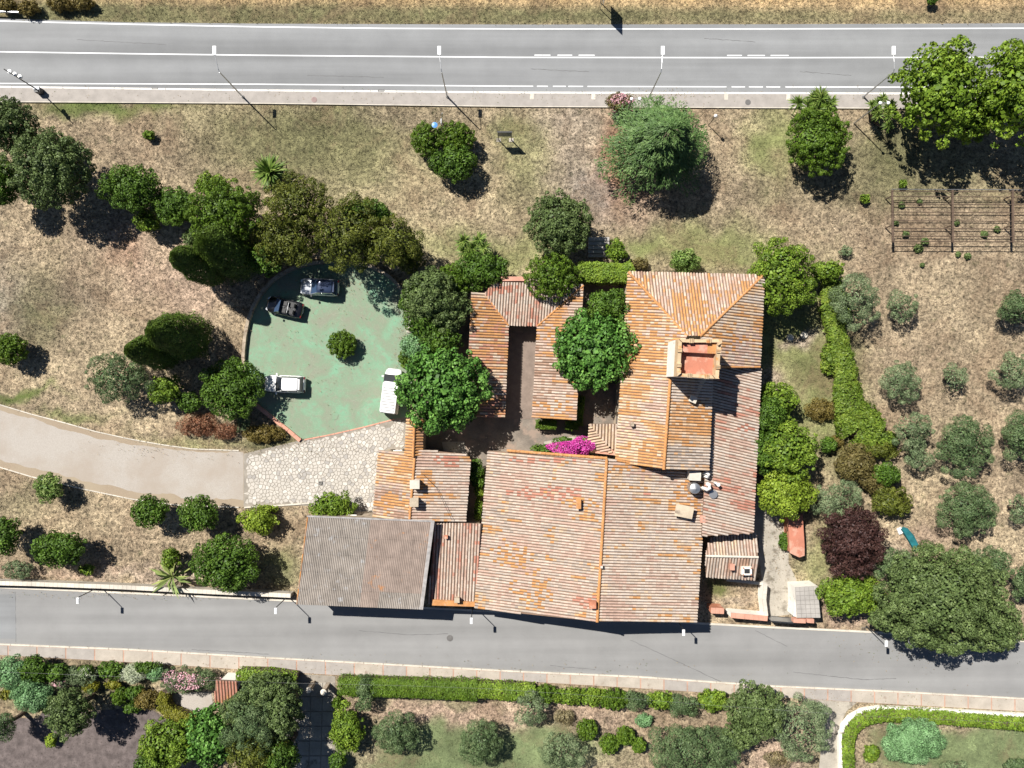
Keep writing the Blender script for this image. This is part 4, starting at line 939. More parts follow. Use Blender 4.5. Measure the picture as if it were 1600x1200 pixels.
def leaf_quads(Cn, N, size, asp, rng, droop=None):
    n = len(Cn); r = rng.normal(size=(n, 3)); u = np.cross(N, r); u /= np.linalg.norm(u, axis=1)[:, None] + 1e-9
    if droop is not None: u = droop
    w = np.cross(N, u); w /= np.linalg.norm(w, axis=1)[:, None] + 1e-9
    s = size[:, None]; bend = N * s * .12
    V = np.stack([Cn - u * s * .5 - bend, Cn + w * s * asp * .5, Cn + u * s * .5 - bend, Cn - w * s * asp * .5], 1).reshape(-1, 3)
    i = np.arange(n) * 4; return V, np.stack([i, i + 1, i + 2, i + 3], 1)
def sph(n, rng):
    v = rng.normal(size=(n, 3)); return v / np.linalg.norm(v, axis=1)[:, None]
def crown(k, rx, ry, rz, rng):
    p = KIND[k]; R = (rx + ry) / 2; s = p['s']
    nl = int(np.clip(p['lobes'] * max(.6, R / 1.7) ** 1.25, 7, 130)); rx *= 1.05; ry *= 1.05
    d = sph(nl * 4, rng); d = d[d[:, 2] > -.35][:nl]; nl = len(d); wild = 0 if k in ('topiary', 'golden', 'brown', 'variegated', 'magenta') else (.36 if k in ('bright', 'yellow', 'plane') else .42 if k.startswith('olive') or k in ('pine', 'dry') else .24)
    # spread lobes apart
    for _ in range(6):
        diff = d[:, None] - d[None]; q = (diff ** 2).sum(2) + 1e-3; f = (diff / q[..., None] ** 1.5 * (q < 1)[..., None]).sum(1); d = d + f * .02 / nl ** .3; d[:, 2] = np.maximum(d[:, 2], -.4); d /= np.linalg.norm(d, axis=1)[:, None]
    lr = R * 1.25 / math.sqrt(nl) * p['lobe'] * rng.uniform(.75, 1.3, nl) + .08
    E = np.array([rx, ry, rz]); cc = d * np.maximum(E - lr[:, None] * .75, .1) * (rng.uniform(.86, 1.06, nl) * (1 + wild * (rng.random(nl) - .62)))[:, None]
    if wild > .3: kp = rng.random(nl) > .16; d = d[kp]; cc = cc[kp]; lr = lr[kp] * rng.uniform(.7, 1.15, kp.sum()); nl = len(d)
    if wild:
        n2 = int(nl * .7); d2 = sph(n2 * 3, rng); d2 = d2[(d2[:, 2] > -.2) & (d2[:, 2] < .75)][:n2]; n2 = len(d2)
        lr2 = lr.mean() * rng.uniform(.3, .6, n2); c2 = d2 * np.maximum(E - lr2[:, None] * .4, .1) * rng.uniform(.86, 1.03, n2)[:, None]
        d = np.concatenate([d, d2]); lr = np.concatenate([lr, lr2]); cc = np.concatenate([cc, c2]); nl = len(d)
    ltone = rng.uniform(0, 1, nl)
    Cn = []; N = []; T = []; Sz = []
    for i in range(nl):
        n = int(p['dens'] * 3.3 * 3.14 * lr[i] ** 2 / (s * s * p['asp'] ** .7)) + 6
        q = sph(n, rng); q = q[(q @ d[i]) > -.45]
        pos = cc[i] + q * lr[i] * rng.uniform(.72, 1.08, len(q))[:, None] * np.array([1, 1, .85])
        dist = np.sqrt(((pos[:, None] - cc[None]) ** 2).sum(2)) / lr[None]; dist[:, i] = 9
        ok = dist.min(1) > .72; pos = pos[ok]; q = q[ok]
        Cn.append(pos); N.append(q + rng.normal(0, p['rnd'] * .6, q.shape)); T.append(.42 * ltone[i] + .58 * rng.random(len(q))); Sz.append(s * rng.uniform(.65, 1.35, len(q)))
    if p['core'] > 0:
        n = int(p['core'] * 11 * 3.14 * R * max(R, rz) / (2.1 * s) ** 2 / p['asp'] ** .6) + 40
        q = sph(n, rng); q = q[q[:, 2] > -.75]; Cn.append(q * E * (rng.random(len(q)) ** .6 * .62 + .2)[:, None]); N.append(q + rng.normal(0, .35, q.shape)); T.append(rng.random(len(q)) * .7); Sz.append(np.full(len(q), 2.1 * s))
    Cn = np.concatenate(Cn); N = np.concatenate(N); N /= np.linalg.norm(N, axis=1)[:, None]; T = np.concatenate(T); Sz = np.concatenate(Sz)
    V, Q = leaf_quads(Cn, N, Sz, p['asp'], rng); return V, Q, T, cc
def trunk(root, h, r, limbs, rng, lean=(0, 0)):
    m = MB(); top = Vector((lean[0], lean[1], h))
    m.tube([(0, 0, -.1), (r * .3, 0, h * .3), (lean[0] * .5, lean[1] * .5, h * .6), top], [r * 1.25, r, r * .8, r * .45], 8)
    for l in limbs: m.tube([Vector((lean[0] * .4, lean[1] * .4, h * .5)), Vector(tuple(l)) * .55 + Vector((0, 0, h * .35)), Vector(tuple(l))], [r * .5, r * .35, r * .12], 6)
    return m.build('trunk', M['bark'], root)
SEED = [100]
def tree(k, px, py, rx, ry, h, label, name=None, cat='tree', group=None, low=.25, flat=1.0):
    """crown centre at pixel (px,py), pixel radii rx, ry, total height h"""
    SEED[0] += 1; rng = np.random.default_rng(SEED[0])
    z0 = h * low; zc = (z0 + h) / 2; rz = (h - z0) / 2; sc = (H - zc) / F
    c = W(px, py, zc); X, Y = rx * sc, ry * sc
    root = empty(name or {'tree': 'tree', 'bush': 'bush'}.get(cat, cat.replace(' ', '_')), (c.x, c.y, 0), 0, label, cat, group)
    V, Q, T, cc = crown(k, X, Y, rz, rng); V[:, 2] += zc
    np_mesh('crown' if cat in ('tree', 'olive tree', 'oak tree') else 'foliage', V, Q, {'tone': T}, KIND[k]['mat'], root)
    sel = cc[rng.permutation(len(cc))[:5]] * .8 + np.array([0, 0, zc])
    trunk(root, zc, max(.05, min(.32, .045 * h)), sel, rng)
    return root
def cypress(bx, by, h, r, label, k='cypress'):
    SEED[0] += 1; rng = np.random.default_rng(SEED[0]); c = W(bx, by); root = empty('cypress', (c.x, c.y, 0), 0, label, 'cypress', 'tall dark cypresses')
    p = KIND[k]; s = p['s']; n = int(38000 * (r / 1.4) * (h / 10) * .5)
    t = rng.random(n) ** .8; a = rng.uniform(0, 2 * np.pi, n)
    rad = r * np.clip(np.minimum((t * 5 + .45), 1) * (1 - t ** 1.9) ** .55, .02, 1) * (1 + .5 * (fbm(a * 2.2 + 9, t * h * .9, SEED[0], 3) - .5)) * rng.uniform(.86, 1.05, n)
    fill = rng.random(n) < .3; rad = np.where(fill, rad * np.sqrt(rng.random(n)) * .9, rad)
    Cn = np.stack([np.cos(a) * rad, np.sin(a) * rad, .4 + t * (h - .4)], 1); N = np.stack([np.cos(a), np.sin(a), np.full(n, .45)], 1) + rng.normal(0, .35, (n, 3)); N /= np.linalg.norm(N, axis=1)[:, None]
    V, Q = leaf_quads(Cn, N, s * rng.uniform(.9, 1.8, n), p['asp'], rng)
    np_mesh('foliage', V, Q, {'tone': rng.random(n)}, p['mat'], root); trunk(root, h * .8, .18, [], rng)
    return root
def cedar(px, py, rx, ry, h, label):
    SEED[0] += 1; rng = np.random.default_rng(SEED[0]); zc = h * .6; sc = (H - zc) / F; c = W(px, py, zc)
    root = empty('cedar_tree', (c.x, c.y, 0), 0, label, 'cedar'); p = KIND['cedar']; Cn = []; N = []; U = []; T = []
    nb = 230; tm = MB(); R = (rx + ry) / 2 * sc
    for b in range(nb):
        t = rng.random() ** .7; a = rng.uniform(0, 2 * np.pi); z = h * (.28 + .68 * t); L = (1 - t * .78) * rng.uniform(.78, 1.1); ex, ey = math.cos(a) * rx * sc * L, math.sin(a) * ry * sc * L
        n = int(240 * L) + 40; q = rng.random(n) ** .6; tw = rng.uniform(-1, 1, n) * .22 * (q * .7 + .3) * R * L * .9
        dirx, diry = math.cos(a), math.sin(a)
        X = ex * q - diry * tw; Y = ey * q + dirx * tw; Z = z + .5 * q - 1.1 * q ** 2 - np.abs(tw) * .35 + rng.normal(0, .08, n)
        Cn.append(np.stack([X, Y, Z], 1)); ang = a + tw * 1.0 + rng.normal(0, .45, n)
        U.append(np.stack([np.cos(ang), np.sin(ang), -.35 + rng.normal(0, .2, n)], 1)); N.append(np.stack([rng.normal(0, .35, n), rng.normal(0, .35, n), np.ones(n)], 1)); T.append(.45 * rng.random() + .55 * rng.random(n))
        if b % 5 == 0: tm.tube([(0, 0, z - .3), (ex * .5, ey * .5, z + .1), (ex * .9, ey * .9, z - .5)], [.07, .05, .02], 5)
    Cn, N, U, T = map(np.concatenate, (Cn, N, U, T)); U /= np.linalg.norm(U, axis=1)[:, None]; N /= np.linalg.norm(N, axis=1)[:, None]
    V, Q = leaf_quads(Cn, N, rng.uniform(.22, .48, len(Cn)), .22, rng, U)
    np_mesh('crown', V, Q, {'tone': T}, p['mat'], root); tm.tube([(0, 0, -.1), (0, 0, h * .5), (0, 0, h * .95)], [.35, .25, .05], 8); tm.build('trunk', M['bark'], root)
def spiky(k, px, py, r, h, heads, label, cat='yucca', ry=None, n=70, name=None, spread=None):
    """rosettes of sword leaves"""
    SEED[0] += 1; rng = np.random.default_rng(SEED[0]); zc = h * .8; sc = (H - zc) / F; c = W(px, py, zc)
    root = empty(name or cat.replace(' ', '_'), (c.x, c.y, 0), 0, label, cat); p = KIND[k]; Rm = r * sc; Ry = (ry or r) * sc
    m = MB(); V = []; Q = []; T = []; off_ = 0
    for hd in range(heads):
        a = rng.uniform(0, 6.28); d = 0 if heads == 1 else math.sqrt(rng.random()) * .72; hx, hy = math.cos(a) * d * Rm, math.sin(a) * d * Ry; hz = h * rng.uniform(.6, .85) if heads > 1 else h * .5
        L = spread or (Rm * (1.0 if heads == 1 else .42)); m.tube([(hx * .2, hy * .2, 0), (hx * .8, hy * .8, hz * .5), (hx, hy, hz)], [.12, .09, .07], 6)
        az = rng.uniform(0, 6.28, n); el = rng.uniform(-.25, 1.25, n); l = L * rng.uniform(.75, 1.1, n); w = l * p['asp'] * .5 + .015
        D = np.stack([np.cos(az) * np.cos(el), np.sin(az) * np.cos(el), np.sin(el)], 1); B = np.array([hx, hy, hz]); sd2 = np.stack([-np.sin(az), np.cos(az), np.zeros(n)], 1)
        mid = B + D * l[:, None] * .5; tip = B + D * l[:, None] - np.array([0, 0, 1]) * (l * .25)[:, None]
        vv = np.stack([np.broadcast_to(B, mid.shape), mid + sd2 * w[:, None], tip, mid - sd2 * w[:, None]], 1).reshape(-1, 3); V.append(vv)
        i = np.arange(n) * 4 + off_; off_ += 4 * n; Q.append(np.stack([i, i + 1, i + 2, i + 3], 1)); T.append(rng.random(n))
    np_mesh('leaves', np.concatenate(V), np.concatenate(Q), {'tone': np.concatenate(T)}, p['mat'], root); m.build('stem', M['bark'], root)
    return root
def hedge(k, pts, width, h, label, group=None, cat='hedge', wob=.12, dens=1.5, kinds=None):
    """hedge along a pixel polyline given at its top height; width in metres (number or list)"""
    SEED[0] += 1; rng = np.random.default_rng(SEED[0]); w = [W(x, y, h * .8) for x, y in pts]; ws = width if isinstance(width, list) else [width] * len(pts)
    root = empty('hedge', (w[0].x, w[0].y, 0), 0, label, cat, group); o0 = Vector((w[0].x, w[0].y, 0)); p = KIND[k]; s = p['s']
    V = []; Q = []; T = []; off_ = 0; core = MB()
    for i in range(len(w) - 1):
        a, b = w[i] - o0, w[i + 1] - o0; a.z = b.z = 0; d = b - a; L = d.length; d.normalize(); sd2 = np.array([-d.y, d.x, 0]); dd = np.array(d)
        wm = (ws[i] + ws[i + 1]) / 2; n = int(dens * L * (wm + 2 * h) * 2.2 / (s * s))
        t = rng.uniform(-.02, 1.02, n); ph = rng.uniform(-1, 1, n)      # profile around a rounded box
        wl_ = (ws[i] * (1 - t) + ws[i + 1] * t) / 2; A = np.array(a)
        wx = (t * L + i * 7.3) ; bumpy = 1 + wob * (fbm(wx * 1.6, ph * 2.0 + i, 77, 3) - .5) * 3
        ang = ph * np.pi * .62; e = .55
        cx = np.sign(np.sin(ang)) * np.abs(np.sin(ang)) ** e * wl_ * bumpy; cz = np.where(np.cos(ang) > 0, np.abs(np.cos(ang)) ** e, -np.abs(np.cos(ang))) * h * .5 * bumpy + h * .5
        top = rng.random(n) < .5; lat = rng.uniform(-.95, .95, n); cx = np.where(top, lat * wl_, cx)
        cz = np.where(top, h * (1.0 + wob * 1.6 * (fbm(wx * 1.3, lat * wm * 1.3 + i, 91, 3) - .5)) * (1 - .12 * lat ** 4), cz); ang = np.where(top, lat * .5, ang)
        cz = np.clip(cz, .05, h * 1.25)
        P = A + dd * (t * L)[:, None] + sd2 * cx[:, None] + np.array([0, 0, 1]) * cz[:, None] + rng.normal(0, .05, (n, 3))
        N = sd2 * np.sin(ang)[:, None] + np.array([0, 0, 1]) * np.maximum(np.cos(ang), .1)[:, None] + rng.normal(0, .4, (n, 3)); N /= np.linalg.norm(N, axis=1)[:, None]
        v, q = leaf_quads(P, N, s * rng.uniform(.7, 1.4, n), p['asp'], rng); V.append(v); Q.append(q + off_); off_ += len(v)
        T.append(np.clip(.6 * fbm(wx * .9 + 3, cx * .9 + 5, 12, 2) + .55 * rng.random(n) - .05, 0, 1))
        core.obox((a + b) / 2 + Vector((0, 0, h * .36)), d * L * .49, Vector(tuple(sd2)) * wm * .34, (0, 0, h * .34))
    np_mesh('foliage', np.concatenate(V), np.concatenate(Q), {'tone': np.concatenate(T)}, p['mat'], root); core.build('branches', M['bark'], root)
    return root
def blossoms(root, k, n, rx, ry, z, h, seed, cx=0, cy=0):
    rng = np.random.default_rng(seed); a = rng.uniform(0, 6.28, n); r = np.sqrt(rng.random(n)) * (.62 + .75 * vn(a * 1.6, a * 0 + seed, seed)); x = np.cos(a) * r * rx + cx; y = np.sin(a) * r * ry + cy
    zz = z + h * np.sqrt(np.clip(1 - r ** 2, .02, 1)) * (.72 + .5 * fbm(x * 1.6, y * 1.6, seed, 2)) * rng.uniform(.85, 1.1, n)
    N = rng.normal(0, .5, (n, 3)) + np.array([0, 0, 1]); N /= np.linalg.norm(N, axis=1)[:, None]
    V, Q = leaf_quads(np.stack([x, y, zz], 1), N, KIND[k]['s'] * rng.uniform(.8, 1.6, n), KIND[k]['asp'], rng)
    np_mesh('blossoms', V, Q, {'tone': rng.random(n)}, KIND[k]['mat'], root)

# --- along the main road
tree('oak', 12, 195, 46, 40, 7.5, 'dark oak cut off by the left edge, uppermost of the corner trees', cat='oak tree', name='oak_tree')
tree('oak', 78, 263, 62, 60, 8.0, 'large round grey-green oak in the upper left corner', cat='oak tree', name='oak_tree')
tree('broad', 2, 285, 24, 38, 6, 'dark tree at the left edge tucked below the big oak')
tree('broad', 207, 297, 46, 38, 5.5, 'broad dark green bush right of the big upper left oak', cat='bush')
tree('bright', 232, 347, 20, 19, 3, 'small light green bush hanging below the broad dark bush', cat='bush')
tree('broad', 275, 323, 31, 31, 4.6, 'round green bush second from the clipped pine in the row', cat='bush')
tree('bright', 335, 291, 28, 20, 4.2, 'small bright bush behind the top of the dense round pine', cat='bush')
tree('topiary', 351, 333, 62, 50, 7.5, 'large dense smooth round-headed pine above the cypress shadows')
cypress(376, 402, 9.2, 2.8, 'thick dark cypress directly below the dense round pine')
cypress(338, 424, 9.8, 1.9, 'slender dark cypress with longest shadow, left of the parked cars')
tree('oak', 305, 372, 20, 14, 3, 'low dark bush at the foot of the dense round pine', cat='bush')
spiky('yucca', 418, 266, 33, 2.6, 1, 'lone fan-leaved palm on the dry lawn above the pines', 'dwarf palm', n=170, name='dwarf_palm')
tree('pine', 468, 322, 54, 44, 8.6, 'yellow-olive pine, upper left crown of the pine group by the court', group=None)
tree('pine', 450, 376, 54, 46, 6.4, 'yellow-olive pine leaning over the left parked car')
tree('broad', 415, 405, 26, 26, 5, 'green bush beside the curved wall under the left pine', cat='bush')
tree('broad', 575, 335, 42, 22, 6, 'dark green round tree behind the pine group', )
tree('pine', 545, 368, 54, 58, 8.6, 'middle olive pine with bare branches above the dark parked car')
tree('pine', 610, 380, 52, 42, 8.0, 'right olive pine over the top of the green court')
tree('pine', 640, 405, 24, 24, 4.5, 'small dark pine at the upper right rim of the court')
tree('topiary', 665, 218, 23, 27, 3.2, 'left clipped round bush of the trio by the blue sign', cat='bush')
tree('topiary', 712, 214, 31, 24, 3.0, 'upper right clipped bush of the trio by the blue sign', cat='bush')
tree('broad', 708, 254, 36, 29, 3.4, 'lower bright clipped bush of the trio by the blue sign', cat='bush')
cedar(1036, 218, 102, 92, 9.5, 'big feathery green cedar reaching over the main road pavement')
t_ = tree('redleaf', 970, 160, 24, 15, 2.6, 'pink flowering oleander poking out left of the cedar', cat='oleander'); blossoms(t_, 'pink', 500, 1.5, .9, 1.2, 1.5, 4)
spiky('yucca', 1278, 160, 42, 3.0, 12, 'clump of yuccas behind the large clipped round bush', 'yucca', ry=22)
tree('topiary', 1278, 220, 50, 52, 5.0, 'large clipped round bush below the yucca clump', cat='bush')
spiky('yucca', 1381, 172, 28, 3.0, 12, 'yucca clump between the lamp post and the plane trees', 'yucca', ry=36)
tree('plane', 1470, 142, 70, 74, 9.0, 'left bright green plane tree overhanging the main road', cat='plane tree')
tree('plane', 1590, 142, 58, 80, 9.0, 'right bright green plane tree cut by the right edge', cat='plane tree')
tree('plane', 1522, 185, 34, 34, 6.0, 'lower leafy plane tree between the two large plane trees', cat='plane tree')
tree('bright', 1410, 287, 7, 6, .7, 'tiny green weed bush above the trellis', cat='bush')
tree('bright', 232, 211, 9, 8, 1.0, 'tiny lone shrub on the dry grass below the main road', cat='bush')
tree('bright', 1352, 311, 8, 7, .8, 'tiny green shrub left of the trellis', cat='bush')
# --- around the court and the house
tree('oak', 874, 350, 50, 49, 6.0, 'round grey-green tree on the dry lawn above the house')
tree('topiary', 862, 432, 41, 37, 6.0, 'dark round tree overlapping the U-shaped wing roof')
hedge('bright', [(903, 425), (940, 426), (978, 428), (990, 422)], 2.1, 3.0, 'bright clipped hedge between the U-shaped wing and the hipped roof')
tree('bright', 963, 391, 17, 19, 2.8, 'small bright round bush above the clipped hedge', cat='bush')
tree('redleaf', 1000, 412, 14, 9, 1.2, 'low reddish shrub beside the corner of the hipped roof', cat='bush')
st = empty('stone_steps', W(935, 385), 0, 'grey stone steps in shade below the round grey-green tree', 'steps')
for k in range(5): MB().box(-1.1, 1.1, .5 - k * .42, .9 - k * .42, 0, .12 + (4 - k) * .1).build('step', M['stonepave3'], st)
spiky('yucca', 738, 385, 36, 3.0, 9, 'grey-stemmed yucca clump at the top left of the U-shaped wing', 'yucca', ry=20)
tree('broad', 752, 425, 46, 28, 4.6, 'wide green bush under the yucca clump', cat='bush')
tree('topiary', 705, 440, 32, 28, 4.5, 'dark bush left of the wide green bush under the yuccas', cat='bush')
tree('oak', 672, 462, 40, 44, 7.0, 'very dark tree at the upper right of the green court')
tree('broad', 664, 505, 32, 30, 5.5, 'mid green bush on the right rim of the court below the dark tree', cat='bush')
tree('bluegreen', 655, 540, 28, 24, 4.5, 'blue-green shrub between the court and the left mulberry', cat='bush')
tree('oak', 700, 486, 34, 36, 6.0, 'dark crown close to the left slope of the U-shaped wing')
tree('broad', 650, 470, 26, 26, 5.0, 'green tree at the upper right rim of the court beside the very dark tree')
tree('broad', 690, 535, 32, 26, 5.4, 'dense green tree directly above the left mulberry')
tree('topiary', 640, 560, 18, 18, 3.2, 'small green bush between the white van and the blue-green shrub', cat='bush')
tree('mulberry', 692, 608, 70, 66, 7.6, 'left large leafy mulberry over the white van', cat='tree', name='mulberry_tree')
tree('mulberry', 931, 548, 68, 62, 7.6, 'right large leafy mulberry between the two wings', cat='tree', name='mulberry_tree')
tree('broad', 955, 480, 38, 30, 6.2, 'green tree top touching the hipped roof above the right mulberry')
tree('topiary', 535, 538, 23, 22, 1.9, 'lone clipped round bush in the middle of the green court', cat='bush')
hedge('topiary', [(838, 663), (868, 664)], .9, 1.3, 'short clipped hedge at the foot of the right court wing')
hedge('topiary', [(884, 665), (903, 664), (907, 620)], .9, 1.3, 'clipped corner hedge right of the right court wing')
t_ = tree('broad', 898, 697, 34, 15, 3.0, 'magenta bougainvillea above the largest roof', cat='bougainvillea'); blossoms(t_, 'magenta', 2600, 2.35, 1.0, 1.9, 1.5, 6)
tree('broad', 848, 702, 16, 8, 2, 'low green shrub left of the bougainvillea', cat='bush')
tree('broad', 745, 740, 13, 22, 3, 'green shrub in the shaded gap right of the gate house', cat='bush')
tree('yellow', 749, 768, 8, 12, 2.6, 'bright yellow shrub in the gap beside the largest roof', cat='bush')
tree('bright', 748, 795, 7, 18, 2.4, 'narrow green shrub at the bottom of the gap beside the largest roof', cat='bush')
tree('variegated', 1069, 407, 25, 19, 2.4, 'pale variegated round bush above the hipped roof', cat='bush')
tree('bright', 1222, 432, 52, 58, 6.5, 'big yellow-green tree at the right corner of the hipped roof')
tree('bright', 1292, 424, 30, 18, 3.2, 'bright bush joining the big yellow-green tree to the hedge', cat='bush')
tree('olive', 1320, 392, 10, 8, 1.0, 'faint grey shrub above the hedge start', cat='bush')
hedge('ivy', [(1303, 440), (1297, 475), (1308, 520), (1318, 560), (1322, 600), (1328, 640), (1345, 665), (1372, 680)], [2.0, 2.0, 1.9, 2.1, 2.3, 3.4, 4.6, 3.0], 1.5, 'long bright ivy hedge curving down the right garden', wob=.32, dens=2.3)
tree('bright', 1215, 628, 32, 30, 4.2, 'bright bush at the top of the green row beside the lean-to', cat='bush')
tree('broad', 1196, 655, 30, 34, 5.4, 'green tree leaning over the lean-to roof')
tree('bright', 1230, 702, 45, 50, 6.0, 'middle tree of the green row beside the lean-to')
tree('broad', 1190, 705, 28, 36, 5.2, 'green tree in the row touching the lean-to eave')
tree('yellow', 1226, 770, 48, 42, 5.2, 'yellow-green tree at the lower end of the row beside the lean-to')
tree('dry', 1262, 775, 18, 25, 2.4, 'dry thin bush right of the yellow-green tree', cat='bush')
tree('broad', 1294, 695, 13, 13, 1.5, 'small round dark green shrub alone on the side lawn', cat='bush')
for (x, y, a, b, h, l, kk) in ((1283, 640, 26, 18, 1.4, 'low ragged bush left of the lower end of the ivy hedge', 'brown'), (1296, 560, 14, 24, 1.2, 'low leafy clump on the house side of the ivy hedge', 'ivy'), (1338, 655, 34, 20, 1.7, 'ragged leafy clump at the widest part of the ivy hedge', 'ivy'), (1382, 690, 24, 16, 1.5, 'leafy clump at the end of the ivy hedge', 'ivy'), (1318, 480, 14, 26, 1.5, 'leafy clump in the upper ivy hedge beside the largest olive', 'ivy'), (1306, 690, 14, 10, 1.0, 'small dull clump right of the round shrub on the side lawn', 'brown')):
    tree(kk, x, y, a, b, h, l, cat='bush', low=0)
# --- orchard
ol = 'olive trees in the dry orchard'
for (x, y, a, b, h, l, kk) in ((1337, 470, 38, 43, 4.6, 'largest olive tree, touching the ivy hedge', 'olive'), (1409, 478, 24, 25, 3.2, 'small olive right of the largest olive', 'olive'), (1587, 481, 27, 30, 3.8, 'olive at the right edge below the trellis', 'olive_dark'),
    (1582, 580, 30, 28, 3.6, 'olive at the right edge, second below the trellis', 'olive'), (1408, 597, 32, 33, 3.4, 'sparse olive right of the ivy hedge', 'olive'), (1490, 592, 20, 24, 2.8, 'small olive in the middle of the orchard', 'olive'),
    (1508, 695, 45, 45, 4.0, 'round dark olive in the middle of the orchard', 'olive_dark'), (1424, 672, 32, 32, 3.8, 'pale olive at the end of the ivy hedge', 'olive'), (1434, 712, 24, 22, 3.0, 'thin pale olive below the one at the hedge end', 'olive'),
    (1592, 682, 26, 38, 3.8, 'olive at the right edge, third below the trellis', 'olive_dark'), (1510, 797, 46, 42, 4.0, 'open-crowned olive above the big oak', 'olive_dark'), (1592, 797, 15, 24, 2.6, 'scrawny olive at the right edge above the big oak', 'olive'), (1308, 782, 40, 32, 3.8, 'grey olive touching the purple tree', 'olive')):
    tree(kk, x, y, a, b, h, l, 'olive_tree', 'olive tree', ol)
tree('redleaf', 1335, 722, 32, 28, 2.6, 'olive-brown bush between the side lawn and the orchard', cat='bush')
tree('broad', 1386, 742, 24, 18, 2.6, 'green patch of bush right of the olive-brown bush', cat='bush')
tree('redleaf', 1362, 752, 22, 18, 2.0, 'reddish low bush below the olive-brown bush', cat='bush')
tree('pine', 1393, 785, 34, 26, 2.4, 'yellow-brown low bush above the teal netting', cat='bush')
tree('pine', 1375, 705, 30, 14, 2.0, 'scrubby yellow bush below the hedge end', cat='bush')
tree('purple', 1331, 845, 50, 57, 5.4, 'round purple-leaved plum tree')
tree('oak', 1470, 935, 98, 82, 9.0, 'huge oak overhanging the back street at the right', cat='oak tree', name='oak_tree')
tree('oak', 1545, 975, 48, 42, 7.0, 'right crown of oak leaning over the street beside the huge oak', cat='oak tree', name='oak_tree')
tree('olive_dark', 1402, 885, 36, 28, 5.0, 'grey tree between the purple plum and the huge oak')
tree('olive_dark', 1545, 880, 34, 28, 5.0, 'grey-green tree behind the upper right of the huge oak')
tree('bright', 1330, 931, 52, 33, 3.8, 'bright green spreading bush right of the meter hut', cat='bush')
tree('oak', 1390, 965, 34, 22, 4.5, 'low green bush at the left foot of the huge oak', cat='bush')
tree('olive_dark', 1596, 910, 18, 30, 3.6, 'grey tree at the right edge above the street')
tree('broad', 1226, 845, 9, 14, 1.0, 'small green shrub beside the pink brick store', cat='bush')
# --- left slope
cypress(306, 528, 9.6, 2.4, 'upper thick dark cypress left of the green court')
cypress(268, 552, 8.8, 1.8, 'lower dark cypress pointing left, beside the green court')
tree('broad', 241, 541, 26, 22, 2.8, 'round green bush at the foot of the lower cypress', cat='bush')
tree('olive_dark', 183, 592, 50, 38, 4.6, 'feathery dark grey-green bush on the left slope', cat='bush')
tree('bright', 257, 609, 27, 24, 3.2, 'bright round bush right of the feathery dark bush', cat='bush')
tree('broad', 297, 629, 18, 15, 2.2, 'small dark bush between the bright round bush and the leafy tree', cat='bush')
tree('broad', 363, 608, 48, 46, 4.2, 'leafy green tree beside the white car')
tree('topiary', 14, 546, 29, 25, 3.0, 'round green bush at the left edge above the drive', cat='bush')
tree('rusty', 308, 664, 30, 17, 1.2, 'left heap of rusty dry palm fronds above the gravel drive', 'brush_heap', 'brush heap', low=0)
tree('rusty', 350, 673, 20, 14, 1.2, 'right heap of red-brown dry fronds above the gravel drive', 'brush_heap', 'brush heap', low=0)
tree('brown', 412, 678, 34, 15, 1.0, 'tussock of dull green grass at the corner of the green court', 'grass_tussock', 'grass tussock', low=0)
tree('olive', 378, 662, 14, 14, .9, 'grey grass tussock right of the rusty heaps', 'grass_tussock', 'grass tussock', low=0)
# --- between the drive and the street
tree('variegated', 77, 762, 23, 24, 3.0, 'pale variegated round bush below the gravel drive', cat='bush', low=.35)
tree('broad', 235, 798, 28, 27, 3.6, 'left of the pair of round trees below the drive', low=.4)
tree('broad', 311, 803, 29, 30, 3.8, 'right of the pair of round trees below the drive', low=.4)
tree('yellow', 403, 813, 32, 22, 2.6, 'yellow-green thin bush below the stone paving', cat='bush')
tree('broad', 8, 838, 24, 30, 4, 'bushy tree at the left edge below the drive')
tree('broad', 93, 858, 42, 28, 4.0, 'spreading green tree left of the dry slope')
tree('olive', 28, 890, 24, 17, 1.8, 'grey-green shrub on the retaining wall at the left edge', cat='bush')
tree('bright', 135, 890, 12, 8, 1.2, 'little light bush at the foot of the spreading tree', cat='bush')
tree('broad', 353, 880, 52, 45, 4.8, 'dense dark tree by the back street left of the barn', low=.3)
tree('bright', 268, 872, 16, 20, 2.4, 'thin light bush left of the dense dark tree', cat='bush')
spiky('agave', 266, 903, 40, 1.6, 1, 'large star-shaped agave on the retaining wall', 'agave', n=34)
tree('bright', 519, 791, 36, 24, 3.6, 'bright green bush at the top edge of the barn', cat='bush')
tree('yellow', 418, 795, 14, 6, 1, 'low yellow weeds along the paving edge', cat='weeds')
